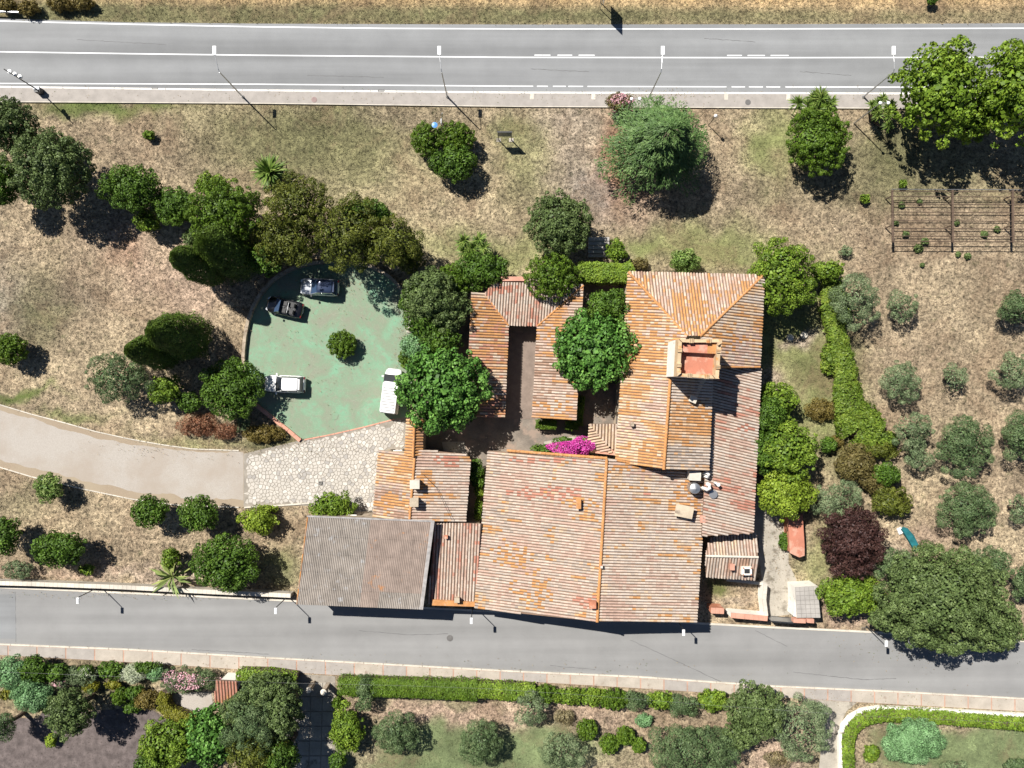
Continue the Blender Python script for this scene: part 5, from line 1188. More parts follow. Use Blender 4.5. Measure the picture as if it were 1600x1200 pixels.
# --- left garden across the street
G = [('bluegreen', 18, 1050, 30, 26, 3.2, 'bluish bush in the left corner of the flower garden'), ('broad', 55, 1045, 26, 22, 3.0, 'dark green bush second in the flower garden row'),
 ('bluegreen', 50, 1085, 30, 26, 3.6, 'blue-green bush below the garden row near the left edge'), ('golden', 14, 1082, 14, 12, 2.2, 'yellowish bush at the left edge of the flower garden'), ('yellow', 32, 1092, 6, 7, 1.4, 'tiny bright yellow shrub in the left garden'),
 ('broad', 88, 1050, 18, 16, 2.4, 'round bush before the first white flowers'), ('olive', 128, 1055, 26, 16, 2.0, 'grey flowering bush in the garden row'), ('broad', 175, 1048, 22, 14, 2.2, 'dark bush in the garden row above the topiary ball'),
 ('whitepale', 205, 1053, 19, 14, 1.8, 'white flowering bush in the garden row'), ('bluegreen', 245, 1052, 14, 12, 2.0, 'mint green bush left of the pink oleander'), ('broad', 230, 1042, 22, 8, 2.0, 'low hedge-like bush behind the white flowers'),
 ('oak', 110, 1112, 34, 38, 6.2, 'round dark tree casting shadow over the mauve gravel'), ('topiary', 187, 1088, 12, 14, 2.0, 'bright egg-shaped topiary beside the mauve gravel'), ('broad', 210, 1082, 15, 12, 1.8, 'small bush right of the egg-shaped topiary'),
 ('brown', 228, 1093, 20, 16, 2.0, 'brown clipped dome beside the topiary'), ('golden', 142, 1072, 14, 10, 1.4, 'golden low shrub above the round dark tree'), ('golden', 178, 1070, 14, 8, 1.2, 'golden low shrub above the egg topiary'), ('broad', 206, 1105, 14, 9, 1.4, 'small dark shrub under the egg topiary'),
 ('olive_dark', 5, 1135, 18, 22, 5, 'dark tree at the left edge over the mauve gravel'), ('yellow', 80, 1158, 11, 9, 1.0, 'little lime shrub on the mauve gravel'), ('broad', 68, 1102, 18, 10, 2.4, 'dark low shrub beside the round dark tree')]
for (kk, x, y, a, b, h, l) in G: tree(kk, x, y, a, b, h, l, cat='tree' if h > 4 else 'bush')
t_ = tree('olive_dark', 295, 1062, 48, 20, 2.6, 'long pink flowering oleander along the garden pavement', cat='oleander'); blossoms(t_, 'pink', 1100, 2.7, 1.1, 1.3, 1.3, 8)
t_ = tree('olive', 92, 1062, 16, 14, 2.0, 'bush with pale pink blossoms left of the garden row centre', cat='bush'); blossoms(t_, 'pink', 220, .9, .8, 1.1, .9, 9)
t_ = tree('broad', 135, 1050, 12, 12, 1.8, 'bush with small white blossoms in the garden row', cat='bush'); blossoms(t_, 'whitepale', 240, .8, .7, 1.0, .8, 10)
hedge('golden', [(258, 1082), (253, 1100), (262, 1112), (285, 1122), (303, 1128)], [1.0, 1.3, 1.2, 1.2, 1.0], 1.5, 'golden clipped hedge curling round the garden terrace')
tree('bright', 268, 1160, 52, 38, 6.0, 'leafy green tree at the lower left beside the mauve gravel')
tree('mulberry', 330, 1150, 36, 48, 6.5, 'bluish leafy tree left of the tall conifers')
tree('broad', 240, 1190, 28, 22, 5.0, 'green tree at the bottom edge beside the mauve gravel')
tree('oak', 414, 1078, 40, 26, 6.5, 'dark conifer crown beside the garden pavement')
tree('olive_dark', 395, 1130, 42, 52, 8.0, 'tall conifer shading the garden drive, middle one')
tree('pine', 400, 1175, 42, 42, 7.5, 'yellowish conifer at the bottom edge by the drive')
tree('oak', 445, 1110, 26, 40, 7.5, 'dark conifer hanging over the garden drive')
tree('oak', 372, 1106, 26, 24, 6.0, 'dark conifer beside the red garden porch')
tree('broad', 440, 1180, 28, 30, 7.0, 'dark tree over the bottom end of the garden drive')
hedge('bright', [(372, 1055), (420, 1056), (462, 1062)], 1.1, 2.0, 'short hedge along the pavement above the conifers')
# --- middle garden
hedge('topiary', [(530, 1072), (580, 1074), (640, 1075), (700, 1078), (745, 1079)], [1.9, 2.0, 1.9, 2.0, 2.2], 1.8, 'long dark green clipped hedge beside the garden drive')
hedge('bright', [(747, 1078), (800, 1081), (835, 1082)], [1.7, 1.8, 1.6], 1.8, 'bright clipped hedge section in the middle of the pavement row')
hg = 'clipped shrubs in the pavement row'
for i, (x, y, r, kk, l) in enumerate(((850, 1084, 18, 'topiary', 'first clipped shrub after the long hedge, beside the small olive'), (885, 1087, 18, 'bright', 'yellow-green clipped shrub, second after the long hedge'), (922, 1088, 19, 'bright', 'light clipped shrub, third after the long hedge'),
    (958, 1092, 19, 'topiary', 'clipped shrub, fourth after the long hedge'), (994, 1093, 18, 'olive_dark', 'dull flowering shrub, fifth after the long hedge'), (1032, 1094, 18, 'bright', 'smooth bright clipped shrub, sixth after the long hedge'), (1112, 1093, 20, 'bright', 'bright loose shrub, last of the pavement row'))):
    tree(kk, x, y, r + 6, r - 3, 2.0, l, cat='bush', group=hg, low=.05)
tree('olive_dark', 1072, 1102, 26, 18, 2.2, 'grey scrubby bush in the pavement row', cat='bush')
tree('olive_dark', 570, 1082, 16, 30, 2.6, 'dark green bush growing into the start of the long hedge', cat='bush')
tree('topiary', 526, 1098, 8, 9, 1.2, 'little bush at the corner of the garden drive', cat='bush')
tree('bright', 541, 1140, 27, 38, 2.8, 'large bright oval clipped bush beside the garden drive', cat='bush')
tree('broad', 528, 1190, 14, 14, 2, 'small bush below the oval clipped bush', cat='bush')
mo = 'olive trees on the middle lawn'
for (x, y, a, b, h, l, kk) in ((618, 1146, 38, 32, 3.4, 'leftmost olive on the middle lawn', 'olive_dark'), (752, 1160, 36, 34, 3.6, 'second olive on the middle lawn', 'olive_dark'), (829, 1107, 25, 28, 3.0, 'small olive touching the hedge row', 'olive'), (882, 1170, 38, 32, 3.2, 'third olive on the middle lawn near the bottom edge', 'olive')):
    tree(kk, x, y, a, b, h, l, 'olive_tree', 'olive tree', mo)
for (x, y, r, l) in ((917, 1140, 17, 'uppermost of the four round clipped balls'), (952, 1163, 16, 'left lower of the four round clipped balls'), (977, 1149, 15, 'third of the four round clipped balls'), (998, 1164, 12, 'smallest of the four round clipped balls')):
    tree('topiary', x, y, r, r, 1.6, l + ' on the middle lawn', 'clipped_ball', 'bush', 'clipped balls on the middle lawn', low=.05)
tree('bluegreen', 1007, 1125, 14, 10, 1.0, 'small bluish shrub above the clipped balls', cat='bush')
tree('dry', 882, 1121, 18, 13, 1.0, 'straw-coloured dry shrub beside the small olive', cat='bush')
tree('olive_dark', 1086, 1172, 76, 42, 4.6, 'wide grey-green tree at the bottom edge of the middle garden')
tree('oak', 1180, 1110, 46, 42, 5.0, 'dark grey-green tree where the pavement row ends')
tree('oak', 1150, 1150, 26, 22, 4, 'grey bush between the wide tree and the dark tree', cat='bush')
tree('olive', 1252, 1136, 46, 54, 5.4, 'feathery grey-green tree beside the service drive')
tree('dry', 1215, 1185, 22, 14, .8, 'dry straw clump under the feathery tree', cat='bush')
# --- right lawn
hedge('bright', [(1328, 1250), (1326, 1190), (1325, 1155), (1332, 1138), (1350, 1123), (1378, 1117), (1440, 1119), (1520, 1125), (1600, 1131), (1700, 1138)], [1.2, 1.2, 1.3, 1.4, 1.4, 1.4, 1.4, 1.4, 1.4, 1.4], 1.0, 'bright low hedge curving round the lower right lawn')
tree('bluegreen', 1428, 1158, 50, 34, 3.2, 'mint green feathery tree on the lower right lawn')
tree('bright', 1362, 1176, 14, 15, 1.4, 'small bright bush left of the mint green tree', cat='bush')
tree('olive', 1492, 1196, 22, 8, 1.4, 'grey shrub at the bottom edge of the right lawn', cat='bush')
tree('olive_dark', 1590, 1196, 20, 10, 1.4, 'dark shrub at the lower right corner', cat='bush')
# --- top left scrub across the main road
for x, y, r, l in ((12, 8, 16, 'left'), (45, 12, 18, 'second'), (95, 6, 22, 'third'), (130, 4, 20, 'last')):
    tree('brown', x, y, r, 12, 1.4, l + ' scrubby bush on the verge across the main road', cat='bush', low=0)
tree('broad', 1456, 0, 9, 6, 1.2, 'tiny bush at the top edge above the plane trees', cat='bush')
# small weeds under the trellis
VL = ['vine plant at the top left corner of the trellis', 'vine plant under the upper left bay of the trellis', 'vine plant against the left beam of the trellis', 'vine plant just above the lower left end of the trellis', 'vine plant in the lower middle of the left bay', 'largest vine plant at the foot of the left bay',
 'vine plant against the second beam of the trellis', 'vine plant low in the right bay of the trellis', 'vine plant right of the one low in the right bay', 'bigger weed just below the second bay of the trellis', 'smaller weed just below the second beam of the trellis', 'tiny weed on dry grass well below the left bay']
for i, (x, y, r) in enumerate(((1409, 320, 6), (1437, 315, 5), (1400, 348, 5), (1415, 366, 6), (1445, 377, 7), (1435, 388, 9), (1495, 348, 5), (1538, 366, 7), (1558, 358, 6), (1512, 400, 6), (1497, 397, 5), (1441, 414, 4))):
    tree('oak', x, y, r * .8, r * .75, .4, VL[i], 'vine_plant', 'plant', 'young vines under the trellis', low=0)

# ------------------------------------------------------------------ leaf litter and road cracks
def litter():
    rng = np.random.default_rng(8); P = []
    for (x, y, rx, ry, n) in ((520, 440, 90, 22, 500), (400, 640, 30, 25, 260), (632, 520, 14, 90, 420), (640, 470, 16, 30, 160), (540, 548, 22, 20, 90), (500, 540, 110, 110, 260), (700, 690, 60, 30, 200), (940, 620, 50, 50, 300), (1215, 860, 20, 70, 260), (300, 700, 160, 14, 300), (470, 700, 80, 14, 200),
                              (300, 928, 300, 8, 400), (1450, 1010, 110, 26, 420), (700, 150, 600, 10, 300), (1500, 150, 120, 20, 300), (1030, 150, 80, 12, 200), (600, 1045, 500, 20, 400), (1300, 1090, 200, 14, 200)):
        P.append(np.stack([rng.normal(x, rx * .6, n), rng.normal(y, ry * .6, n)], 1))
    P = np.concatenate(P); n = len(P); X = (P[:, 0] - 800) * H / F; Y = -(P[:, 1] - 600) * H / F
    N = rng.normal(0, .3, (n, 3)) + np.array([0, 0, 1]); N /= np.linalg.norm(N, axis=1)[:, None]
    V, Q = leaf_quads(np.stack([X, Y, np.full(n, .16)], 1), N, rng.uniform(.05, .14, n), .6, rng)
    c = np.array([(.16, .10, .05), (.22, .16, .08), (.10, .12, .04), (.30, .24, .14)])[rng.integers(0, 4, n)]
    o = np_mesh('fallen_leaves', V, Q, {'col': c}, M['tuft'], kind='stuff'); tag(o, 'fallen leaves and twigs strewn on the paved ground', 'leaves')
litter()
def crack(pts, w_, par, z=.0245, mat='metal_dark'):
    q = []
    for a, b in zip(pts, pts[1:]):
        n = max(2, int(math.hypot(b[0] - a[0], b[1] - a[1]) / 5))
        for k in range(n): q.append((a[0] + (b[0] - a[0]) * k / n + rs.uniform(-.5, .5), a[1] + (b[1] - a[1]) * k / n + rs.uniform(-.5, .5)))
    q.append(pts[-1]); m = MB(); ww = [W(*p) for p in q]
    for k, p in enumerate(ww):
        d = (ww[min(k + 1, len(ww) - 1)] - ww[max(0, k - 1)]).normalized(); s2 = Vector((-d.y, d.x, 0)) * w_ * rs.uniform(.5, 1.2)
        m.v += [(p.x + s2.x, p.y + s2.y, z), (p.x - s2.x, p.y - s2.y, z)]
    for k in range(len(ww) - 1): m.f.append((2 * k, 2 * k + 1, 2 * k + 3, 2 * k + 2))
    m.build('crack', M[mat], par, base=False)
M['tar'] = mat_rough('tar_seam', (.12, .12, .12), .2)
for pts in ([(985, 1000), (1040, 1025), (1090, 1048), (1128, 1066)], [(24, 925), (25, 1003)], [(860, 1040), (930, 1046)], [(300, 1015), (420, 1022)], [(560, 985), (640, 992), (700, 990)], [(1240, 1050), (1350, 1062), (1400, 1060)], [(1180, 985), (1230, 1010)]): crack(pts, .03, street, mat='tar')
for pts in ([(830, 108), (920, 112)], [(120, 62), (260, 70)], [(1100, 60), (1180, 66)], [(480, 118), (600, 121)], [(1250, 112), (1330, 118)]): crack(pts, .025, road, mat='tar')

# ------------------------------------------------------------------ trellis
tr = empty('vine_trellis', W(1490, 345), 0, 'rusty vine trellis of posts, beams and rails in the orchard', 'trellis')
hT = 1.35
for k in range(4):
    bx = 1394 + k * 94
    a = W(bx, 297, hT) - tr.location; b = W(bx + 1, 379, hT) - tr.location
    MB().obox((a + b) / 2, ((b - a) / 2), (.09, 0, 0), (0, 0, .08)).build('beam', M['trellis'], tr)
    for y in (306, 352):
        p = W(bx, y, hT) - tr.location; MB().obox((p.x, p.y, hT / 2), (.05, 0, 0), (0, .05, 0), (0, 0, hT / 2)).build('post', M['trellis'], tr)
for k, y in enumerate((299, 307, 319, 331.5, 345, 357, 369, 377)):
    a = W(1393, y, hT) - tr.location; b = W(1800, y + 2, hT) - tr.location
    MB().tube([a + Vector((0, 0, .08)), (a + b) / 2 + Vector((0, 0, .04)), b + Vector((0, 0, .08))], .045, 6).build('rail', M['trellis'], tr)
MB().tube([W(1392, 296, hT) - tr.location + Vector((0, 0, .1)), W(1800, 298, hT) - tr.location + Vector((0, 0, .1))], .035, 6).build('pipe', M['metal'], tr)

# ------------------------------------------------------------------ street furniture
def road_lamp(bx, hx, label):
    b = W(bx, 152); r = empty('street_lamp', (b.x, b.y, .13), 0, label, 'street lamp', 'street lamps along the main road')
    t = W(hx, 80, 6.35) - b; mid = W(hx + (bx - hx) * .14, 110, 6.1) - b; mid.x = mid.x * .15; mid.y = 0
    MB().tube([(0, 0, 0), (0, 0, 3), (0, 0, 6.0)], [.09, .07, .05], 8).build('pole', M['metal'], r)
    MB().tube([(0, 0, 6.0), (t.x * .15, t.y * .12, 6.2), (t.x * .5, t.y * .45, 6.3), (t.x, t.y - .3, 6.32)], .035, 8).build('arm', M['metal'], r)
    MB().obox((t.x, t.y, 6.36), (.17, 0, 0), (0, .42, 0), (0, 0, .06)).build('lamp_head', M['lamp_white'], r)
    MB().obox((t.x, t.y, 6.29), (.12, 0, 0), (0, .3, 0), (0, 0, .012)).build('diffuser', M['lens'], r)
    MB().lathe((0, 0, 0), [(.16, 0), (.16, .06), (.1, .25)], 10).build('foot', M['metal'], r)
road_lamp(380, 336, 'road lamp left, above the dwarf palm'); road_lamp(699, 686.5, 'road lamp above the trio of clipped bushes'); road_lamp(1014, 1035, 'road lamp behind the cedar'); road_lamp(1348, 1395, 'road lamp left of the plane trees')
def street_lamp(hx, hy, label):
    t = W(hx, hy, 4.0); r = empty('street_lamp', (t.x, t.y + .3, .02), 0, label, 'street lamp', 'street lamps along the back street')
    MB().tube([(0, 0, 0), (0, 0, 2), (0, 0, 3.9)], [.06, .05, .04], 8).build('pole', M['metal_dark'], r)
    MB().tube([(0, 0, 3.85), (0, -.15, 4.0)], .03, 6).build('arm', M['metal_dark'], r)
    MB().obox((0, -.32, 4.0), (.13, 0, 0), (0, .3, 0), (0, 0, .06)).obox((0, -.32, 4.07), (.08, 0, 0), (0, .24, 0), (0, 0, .03)).build('lamp_head', M['lamp_white'], r)
    MB().obox((0, -.32, 3.93), (.1, 0, 0), (0, .22, 0), (0, 0, .01)).build('diffuser', M['lens'], r)
    MB().lathe((0, 0, 0), [(.12, 0), (.12, .05), (.07, .2)], 10).build('foot', M['metal_dark'], r)
street_lamp(122, 938, 'back street lamp at the left end near the agave'); street_lamp(431, 954, 'back street lamp at the left corner of the barn'); street_lamp(736.5, 969.5, 'back street lamp in front of the narrow store')
street_lamp(1068, 988, 'back street lamp at the right corner of the largest house'); street_lamp(1384.5, 1005, 'back street lamp under the huge oak')
def twin_lamp(bx, by, label, h=5.6):
    b = W(bx, by); r = empty('path_lamp', (b.x, b.y, 0), 0, label, 'lamp', 'twin-headed path lamps')
    MB().tube([(0, 0, 0), (0, 0, h)], [.07, .045], 8).build('pole', M['metal'], r); MB().tube([(-.15, 0, h - .05), (.75, 0, h)], .03, 6).build('crossbar', M['metal'], r)
    for x in (-.05, .75): MB().lathe((x, 0, h - .16), [(.05, 0), (.14, .05), (.17, .14), (.14, .2), (.05, .24)], 12).build('lamp_head', M['lamp_white'], r)
twin_lamp(1334, 193, 'twin-headed lamp post on the grass left of the yuccas'); twin_lamp(974, 187, 'twin-headed lamp post rising through the cedar')
b = W(1107, 196); r = empty('globe_lamp', (b.x, b.y, 0), 0, 'low globe lamp at the right rim of the cedar', 'lamp')
MB().tube([(0, 0, 0), (0, 0, 2.5)], .04, 8).build('pole', M['metal_dark'], r); MB().lathe((0, 0, 2.5), [(.05, 0), (.16, .08), (.19, .2), (.14, .33), (.03, .38)], 14).build('globe', M['lamp_white'], r, smooth=True)
b = W(66, 145); r = empty('spotlight_mast', (b.x, b.y, 0), 0, 'grey mast with three white spotlights by the main road, left', 'mast')
MB().tube([(0, 0, 0), (0, 0, 5.8)], [.07, .045], 8).build('pole', M['metal_dark'], r); MB().box(-.3, .3, -.25, .25, 0, .9).build('cabinet', M['metal_dark'], r); MB().box(-.32, .32, -.05, .27, .9, 1.02).build('cabinet_lid', M['lens'], r)
for k, z in enumerate((3.5, 4.1, 4.7)):
    MB().lathe((.18 - .1 * k, .12, z), [(.08, 0), (.22, .1), (.22, .25), (.1, .3)], 12).build('spotlight', M['lamp_white'], r)
# sign board with its legs, billboard at the top edge, blue sign
b = W(789, 219); r = empty('information_board', (b.x, b.y, 0), 0, 'dark blue-grey information board on two legs beside the clipped bushes', 'sign')
for x in (-.68, .68): MB().box(x - .04, x + .04, -.04, .04, 0, 2.5).build('leg', M['metal_dark'], r); MB().box(x - .25, x + .25, -.2, .2, 0, .06).build('footing', M['concrete'], r)
MB().box(-.74, .74, -.07, -.03, 1.3, 2.5).build('panel', M['panel_blue'], r); MB().box(-.78, .78, -.09, .05, 2.5, 2.56).build('top_rail', M['metal_dark'], r)
b = W(938, 11); r = empty('road_sign', (b.x, b.y, 0), 0, 'road sign on posts at the top edge casting a square shadow', 'sign')
for y in (-.25, .5): MB().tube([(0, y, 0), (0, y, 3.9)], .045, 8).build('post', M['metal'], r)
MB().box(.05, .09, -.75, 1.15, 1.9, 4.0).build('sign_panel', M['metal'], r); MB().box(.09, .1, -.7, 1.1, 1.95, 3.95).build('sign_face', M['lamp_white'], r)
b = W(690, 212); r = empty('blue_sign', (b.x, b.y, 0), 0, 'grey post with small blue disc between the clipped bushes', 'sign')
MB().tube([(0, 0, 0), (.45, .9, 4.0)], .05, 8).build('post', M['metal'], r); MB().obox((.22, .5, 2.0), (.03, 0, 0), (0, .3, 0), (0, 0, .8)).build('blade', M['metal'], r)
MB().lathe((-.4, .0, 3.1), [(.28, 0), (.3, .05), (.05, .08)], 16).build('disc', M['blue'], r); MB().tube([(.2, .5, 3.0), (-.4, 0, 3.1)], .025, 6).build('bracket', M['metal'], r)
# guard rail top left
r = empty('guard_rail', W(20, 24), 0, 'low steel guard rail at the far verge, upper left corner', 'guard rail')
a = W(-300, 14) - r.location; b2 = W(36, 24) - r.location
MB().obox((a + b2) / 2 + Vector((0, 0, .6)), (b2 - a) / 2, (0, .04, 0), (0, 0, .13)).build('rail', M['metal'], r)
for k in range(9):
    p = a.lerp(b2, k / 8 * .97 + .015); MB().box(p.x - .05, p.x + .05, p.y + .05, p.y + .13, 0, .6).build('post', M['metal'], r)
# overhead cable with its two poles outside the picture
def cable(name, pts, h, r_, label, mat):
    w = [W(x, y, h) for x, y in pts]; o = MB().tube(w, r_, 5).build(name, mat); tag(o, label, 'cable'); return o
cable('overhead_cable', [(-420, 1034), (60, 1052), (400, 1066), (620, 1071), (760, 1076), (900, 1085), (1100, 1101), (1340, 1118), (1600, 1130), (2000, 1145)], 5.0, .007, 'thin cable strung over the gardens below the back street', M['cable'])
for x, y in ((-420, 1034), (2000, 1145)):
    p = W(x, y, 5.0); o = MB().tube([(p.x, p.y, 0), (p.x, p.y, 5.6)], [.12, .08], 8).build('utility_pole', M['bark']); tag(o, ('left' if x < 0 else 'right') + ' wooden pole holding the thin overhead cable', 'pole')
cable('roof_cable', [(660, 740), (682, 762), (700, 800), (706, 812)], 4.75, .02, 'thin dark cable lying across the right slope of the gate house', M['metal_dark'])
# netting, tarp
n0 = [(1405, 826), (1412, 823), (1424, 835), (1434, 856), (1427, 860), (1418, 845)]
w = [W(*p) for p in n0]; m = MB(); m.prism([(p.x, p.y) for p in w], .02, [.6, .75, .5, .55, .35, .4]); o = m.build('shade_netting', M['net']); tag(o, 'teal shade netting heaped in the orchard above the huge oak', 'netting')
p = W(1405, 829); o = MB().obox((p.x, p.y, .12), (.22, .1, 0), (-.12, .3, 0), (0, 0, .1)).build('white_panel', M['tarp']); tag(o, 'small white board lying beside the teal netting', 'board')
for x, y, l in ((1240, 528, 'left'), (1262, 524, 'right')):
    p = W(x - 6, y); o = MB().lathe((p.x, p.y, 0), [(.3, 0), (.42, .12), (.3, .28), (.08, .32)], 9).build('rock', M['kerb']); tag(o, l + ' pale rock on the side lawn below the big yellow-green tree', 'rock')

# ------------------------------------------------------------------ vehicles (nose towards +x)
def loft(st, ring):
    m = MB()
    for s_ in st: m.v += [tuple(v) for v in ring(*s_)]
    n = len(ring(*st[0]))
    for k in range(len(st) - 1):
        for q in range(n): m.f.append((k * n + q, k * n + (q + 1) % n, (k + 1) * n + (q + 1) % n, (k + 1) * n + q))
    m.f.append(tuple(reversed(range(n)))); m.f.append(tuple((len(st) - 1) * n + q for q in range(n)))
    return m
def ring_body(x, w, zt, zb):
    zm = zb + (zt - zb) * .45
    return [(x, -w * .88, zb), (x, -w, zm), (x, -w * .97, zt - .1), (x, -w * .84, zt - .015), (x, -w * .4, zt + .015), (x, 0, zt + .025), (x, w * .4, zt + .015), (x, w * .84, zt - .015), (x, w * .97, zt - .1), (x, w, zm), (x, w * .88, zb), (x, 0, zb)]
def car(label, loc, rz, L, Wd, Ht, body, roofm, glass, style='suv'):
    r = empty('parked_car' if style != 'van' else 'parked_van', loc, rz, label, 'car' if style != 'van' else 'van'); h = L / 2; w = Wd / 2; zb = .24
    bl = Ht * .60 if style != 'open' else Ht * .68; hood = bl - .08
    if style == 'van':
        st = [(-h, w * .9, bl * .7, .35), (-h + .06, w * .97, bl, zb), (-h * .6, w, bl, zb), (0, w, bl, zb), (h * .5, w, bl, zb), (h * .62, w * .99, bl - .02, zb), (h * .8, w * .94, bl - .18, zb), (h * .93, w * .84, bl - .3, zb), (h * .985, w * .7, bl * .55, .3), (h, w * .55, bl * .45, .35)]
    else:
        st = [(-h, w * .72, bl * .62, .34), (-h + .05, w * .84, bl * .86, .28), (-h + .18, w * .93, bl * .97, zb), (-h * .7, w * .99, bl, zb), (-h * .3, w, bl, zb), (h * .1, w, bl, zb), (h * .38, w * .99, bl - .01, zb), (h * .6, w * .97, hood - .03, zb), (h * .8, w * .93, hood - .08, zb), (h * .93, w * .82, hood - .18, zb), (h * .985, w * .68, hood - .34, .3), (h, w * .5, hood - .42, .36)]
    loft(st, ring_body).build('body', M[body], r, smooth=True)
    # cabin
    def frust(x0, x1, w0, z0, X0, X1, W0, z1, name, mat, par=r):
        m = MB(); b = [(x0, -w0, z0), (x1, -w0, z0), (x1, w0, z0), (x0, w0, z0)]; t = [(X0, -W0, z1), (X1, -W0 * .97, z1), (X1, W0 * .97, z1), (X0, W0, z1)]
        m.v = b + t; m.f = [(3, 2, 1, 0), (4, 5, 6, 7)] + [(k, (k + 1) % 4, 4 + (k + 1) % 4, 4 + k) for k in range(4)]; return m.build(name, mat, par)
    g = M[glass]
    if style == 'suv':
        x0, x1, X0, X1 = -h * .93, h * .40, -h * .74, h * .02; zr = Ht - .06
        frust(x0, x1, w * .9, bl - .03, X0, X1, w * .76, zr, 'cabin_glass', g)
        rf = loft([(X0 - .06, w * .62, Ht - .05, Ht - .09), (X0 + .12, w * .77, Ht - .01, Ht - .09), (0 - h * .2, w * .79, Ht, Ht - .09), (X1 - .12, w * .77, Ht - .02, Ht - .09), (X1 + .04, w * .66, Ht - .06, Ht - .09)], lambda x, w_, zt, zb_: [(x, -w_, zb_), (x, -w_ * .96, zt - .02), (x, -w_ * .5, zt), (x, w_ * .5, zt), (x, w_ * .96, zt - .02), (x, w_, zb_)])
        rf.build('roof', M[roofm], r, smooth=True)
        for s_ in (-1, 1):
            MB().tube([(X0, s_ * w * .76, Ht + .01), (-h * .2, s_ * w * .77, Ht + .04), (X1 - .1, s_ * w * .75, Ht + .01)], .02, 6).build('roof_rail', M['metal_dark'], r)
            for xx, XX in ((x0 + .1, X0), (-h * .25, -h * .22), (x1 - .02, X1)):
                MB().tube([(xx, s_ * w * .895, bl - .02), (XX, s_ * w * .765, Ht - .07)], .035, 6).build('pillar', M[body], r)
        MB().obox((X0 - .1, 0, Ht - .07), (.10, 0, -.01), (0, w * .6, 0), (0, 0, .015)).build('rear_spoiler', M[roofm], r)
        for s_ in (-.35, .25): MB().obox((x1 - .05, s_ * w, bl + .03), (.02, 0, 0), (0, .28, .0), (0, 0, .01)).build('wiper', M['metal_dark'], r)
    elif style == 'van':
        x0, x1, X0, X1 = -h * .97, h * .72, -h * .94, h * .40
        frust(x0, x1, w * .95, bl - .03, X0, X1, w * .84, Ht - .05, 'cabin_glass', g)
        frust(x0 - .01, h * .22, w * .96, bl - .02, X0 - .01, h * .22, w * .855, Ht - .055, 'load_body', M[body])
        loft([(X0, w * .8, Ht - .03, Ht - .07), (X0 + .15, w * .86, Ht, Ht - .07), (X1 - .2, w * .86, Ht, Ht - .07), (X1 + .03, w * .78, Ht - .05, Ht - .08)], lambda x, w_, zt, zb_: [(x, -w_, zb_), (x, -w_ * .96, zt - .02), (x, -w_ * .5, zt), (x, w_ * .5, zt), (x, w_ * .96, zt - .02), (x, w_, zb_)]).build('roof', M[roofm], r)
        for k in range(9): x = X0 + .25 + k * (X1 - X0 - .9) / 8; MB().box(x - .025, x + .025, -w * .74, w * .74, Ht - .01, Ht + .02).build('roof_rib', M['metal_dark'], r)
        MB().box(X0 - .06, X0 - .03, -w * .6, w * .6, bl + .15, Ht - .25).build('rear_window', g, r)
    else:
        x1 = h * .34
        frust(-h * .62, x1 - .12, w * .80, bl - .05, -h * .60, x1 - .14, w * .78, bl + .03, 'cockpit', M['soft_top'])
        frust(x1 - .3, x1 + .25, w * .84, bl - .02, x1 - .36, x1 - .28, w * .7, Ht, 'windscreen', g)
        for (sx, sy) in ((.0, -.38), (.0, .38), (-.75, -.34), (-.75, .34)):
            s0 = MB().obox((x1 - .85 + sx, sy * w * 1.15, bl + .08), (.22, 0, 0), (0, .22, 0), (0, 0, .07)).build('seat', M['soft_top'], r)
            MB().obox((x1 - 1.1 + sx, sy * w * 1.15, bl + .22), (.05, 0, .04), (0, .2, 0), (-.04, 0, .2)).build('backrest', M['rubber'], s0)
        for k in range(4): MB().obox((-h * .42 - k * .14, 0, bl + .05 + .01 * k), (.055, 0, 0), (0, w * .7, 0), (0, 0, .035)).build('folded_hood', M['soft_top'] if k % 2 else M['metal_dark'], r)
        MB().tube([(-h * .25, -w * .72, bl), (-h * .27, -w * .6, Ht - .1), (-h * .27, w * .6, Ht - .1), (-h * .25, w * .72, bl)], .035, 6).build('roll_bar', M['metal'], r)
        MB().obox((x1 - .5, 0, bl + .06), (.3, 0, 0), (0, .09, 0), (0, 0, .05)).build('console', M['metal_dark'], r)
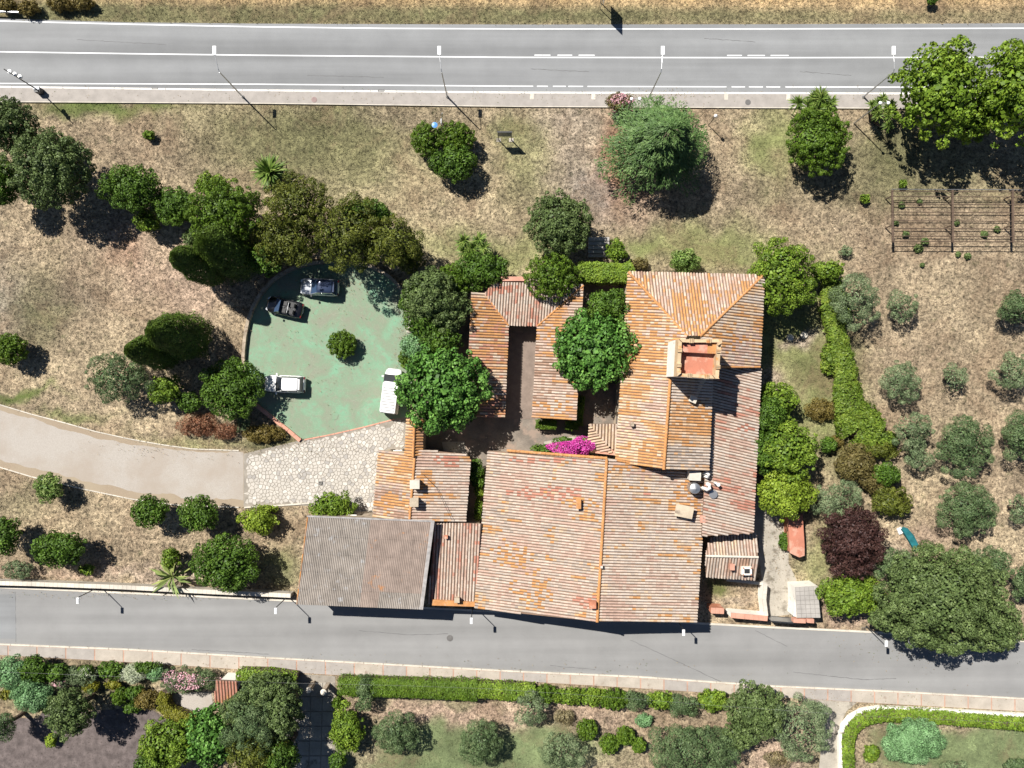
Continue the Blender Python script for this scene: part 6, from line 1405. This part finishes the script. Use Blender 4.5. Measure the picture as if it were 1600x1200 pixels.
    for sx in (-.62, .64):
        for sy in (-1, 1):
            x = sx * h; m = MB(); rr = .33; n = 16
            for yy, r_ in ((0, rr), (.2, rr)):
                for q in range(n): t = 2 * math.pi * q / n; m.v.append((x + r_ * math.cos(t), sy * (w - .17 + yy * .85), rr + r_ * math.sin(t)))
            m.f = [tuple(range(n)), tuple(range(n, 2 * n))] + [(q, (q + 1) % n, n + (q + 1) % n, n + q) for q in range(n)]
            wh_ = m.build('wheel', M['rubber'], r); MB().obox((x, sy * (w + .005), rr), (.2, 0, 0), (0, .012, 0), (0, 0, .2)).build('rim', M['silver'], wh_)
    for sy in (-1, 1):
        MB().obox((h * .90, sy * w * .66, hood - .24 if style != 'van' else bl * .62), (.11, -.05 * sy, 0), (.02, .12, 0), (0, 0, .08)).build('headlight', M['lens'], r)
        MB().obox((-h + .06, sy * w * .74, bl * .8), (.05, 0, 0), (0, .12, 0), (0, 0, .12)).build('tail_light', M['red_lamp'], r)
        MB().obox((h * .34 if style != 'van' else h * .62, sy * (w + .09), bl + .08), (.07, 0, 0), (0, .1, 0), (0, 0, .07)).build('mirror', M[body] if body != 'silver' else M['metal_dark'], r)
        for q in (-.35, .06): MB().obox((h * q, sy * (w + .005), bl - .18), (.09, 0, 0), (0, .012, 0), (0, 0, .018)).build('door_handle', M['metal_dark'], r)
    MB().obox((h - .02, 0, .45), (.03, 0, 0), (0, w * .42, 0), (0, 0, .08)).build('grille', M['metal_dark'], r)
    MB().obox((-h + .0, 0, .6), (.015, 0, 0), (0, .26, 0), (0, 0, .06)).build('number_plate', M['lamp_white'], r)
    return r
PI = math.pi
def G_(px, py): p = W(px, py); return (p.x, p.y, .028)
car('white car with white roof parked at the lower left of the green court', G_(448, 600), PI + math.radians(-2), 4.35, 1.86, 1.55, 'white_car', 'white_car', 'glass')
car('silver-nosed car with dark blue roof parked under the pines', G_(502, 450), PI + math.radians(-3), 4.15, 1.84, 1.6, 'silver', 'navy', 'blue_glass')
car('black open-top convertible parked beside the curved wall', G_(448, 481), PI + math.radians(-13), 3.95, 1.76, 1.4, 'black', 'black', 'blue_glass', 'open')
car('white van with ribbed roof parked under the left mulberry', G_(614, 611), math.radians(83), 4.8, 1.9, 2.0, 'white_car', 'white_car', 'glass', 'van')
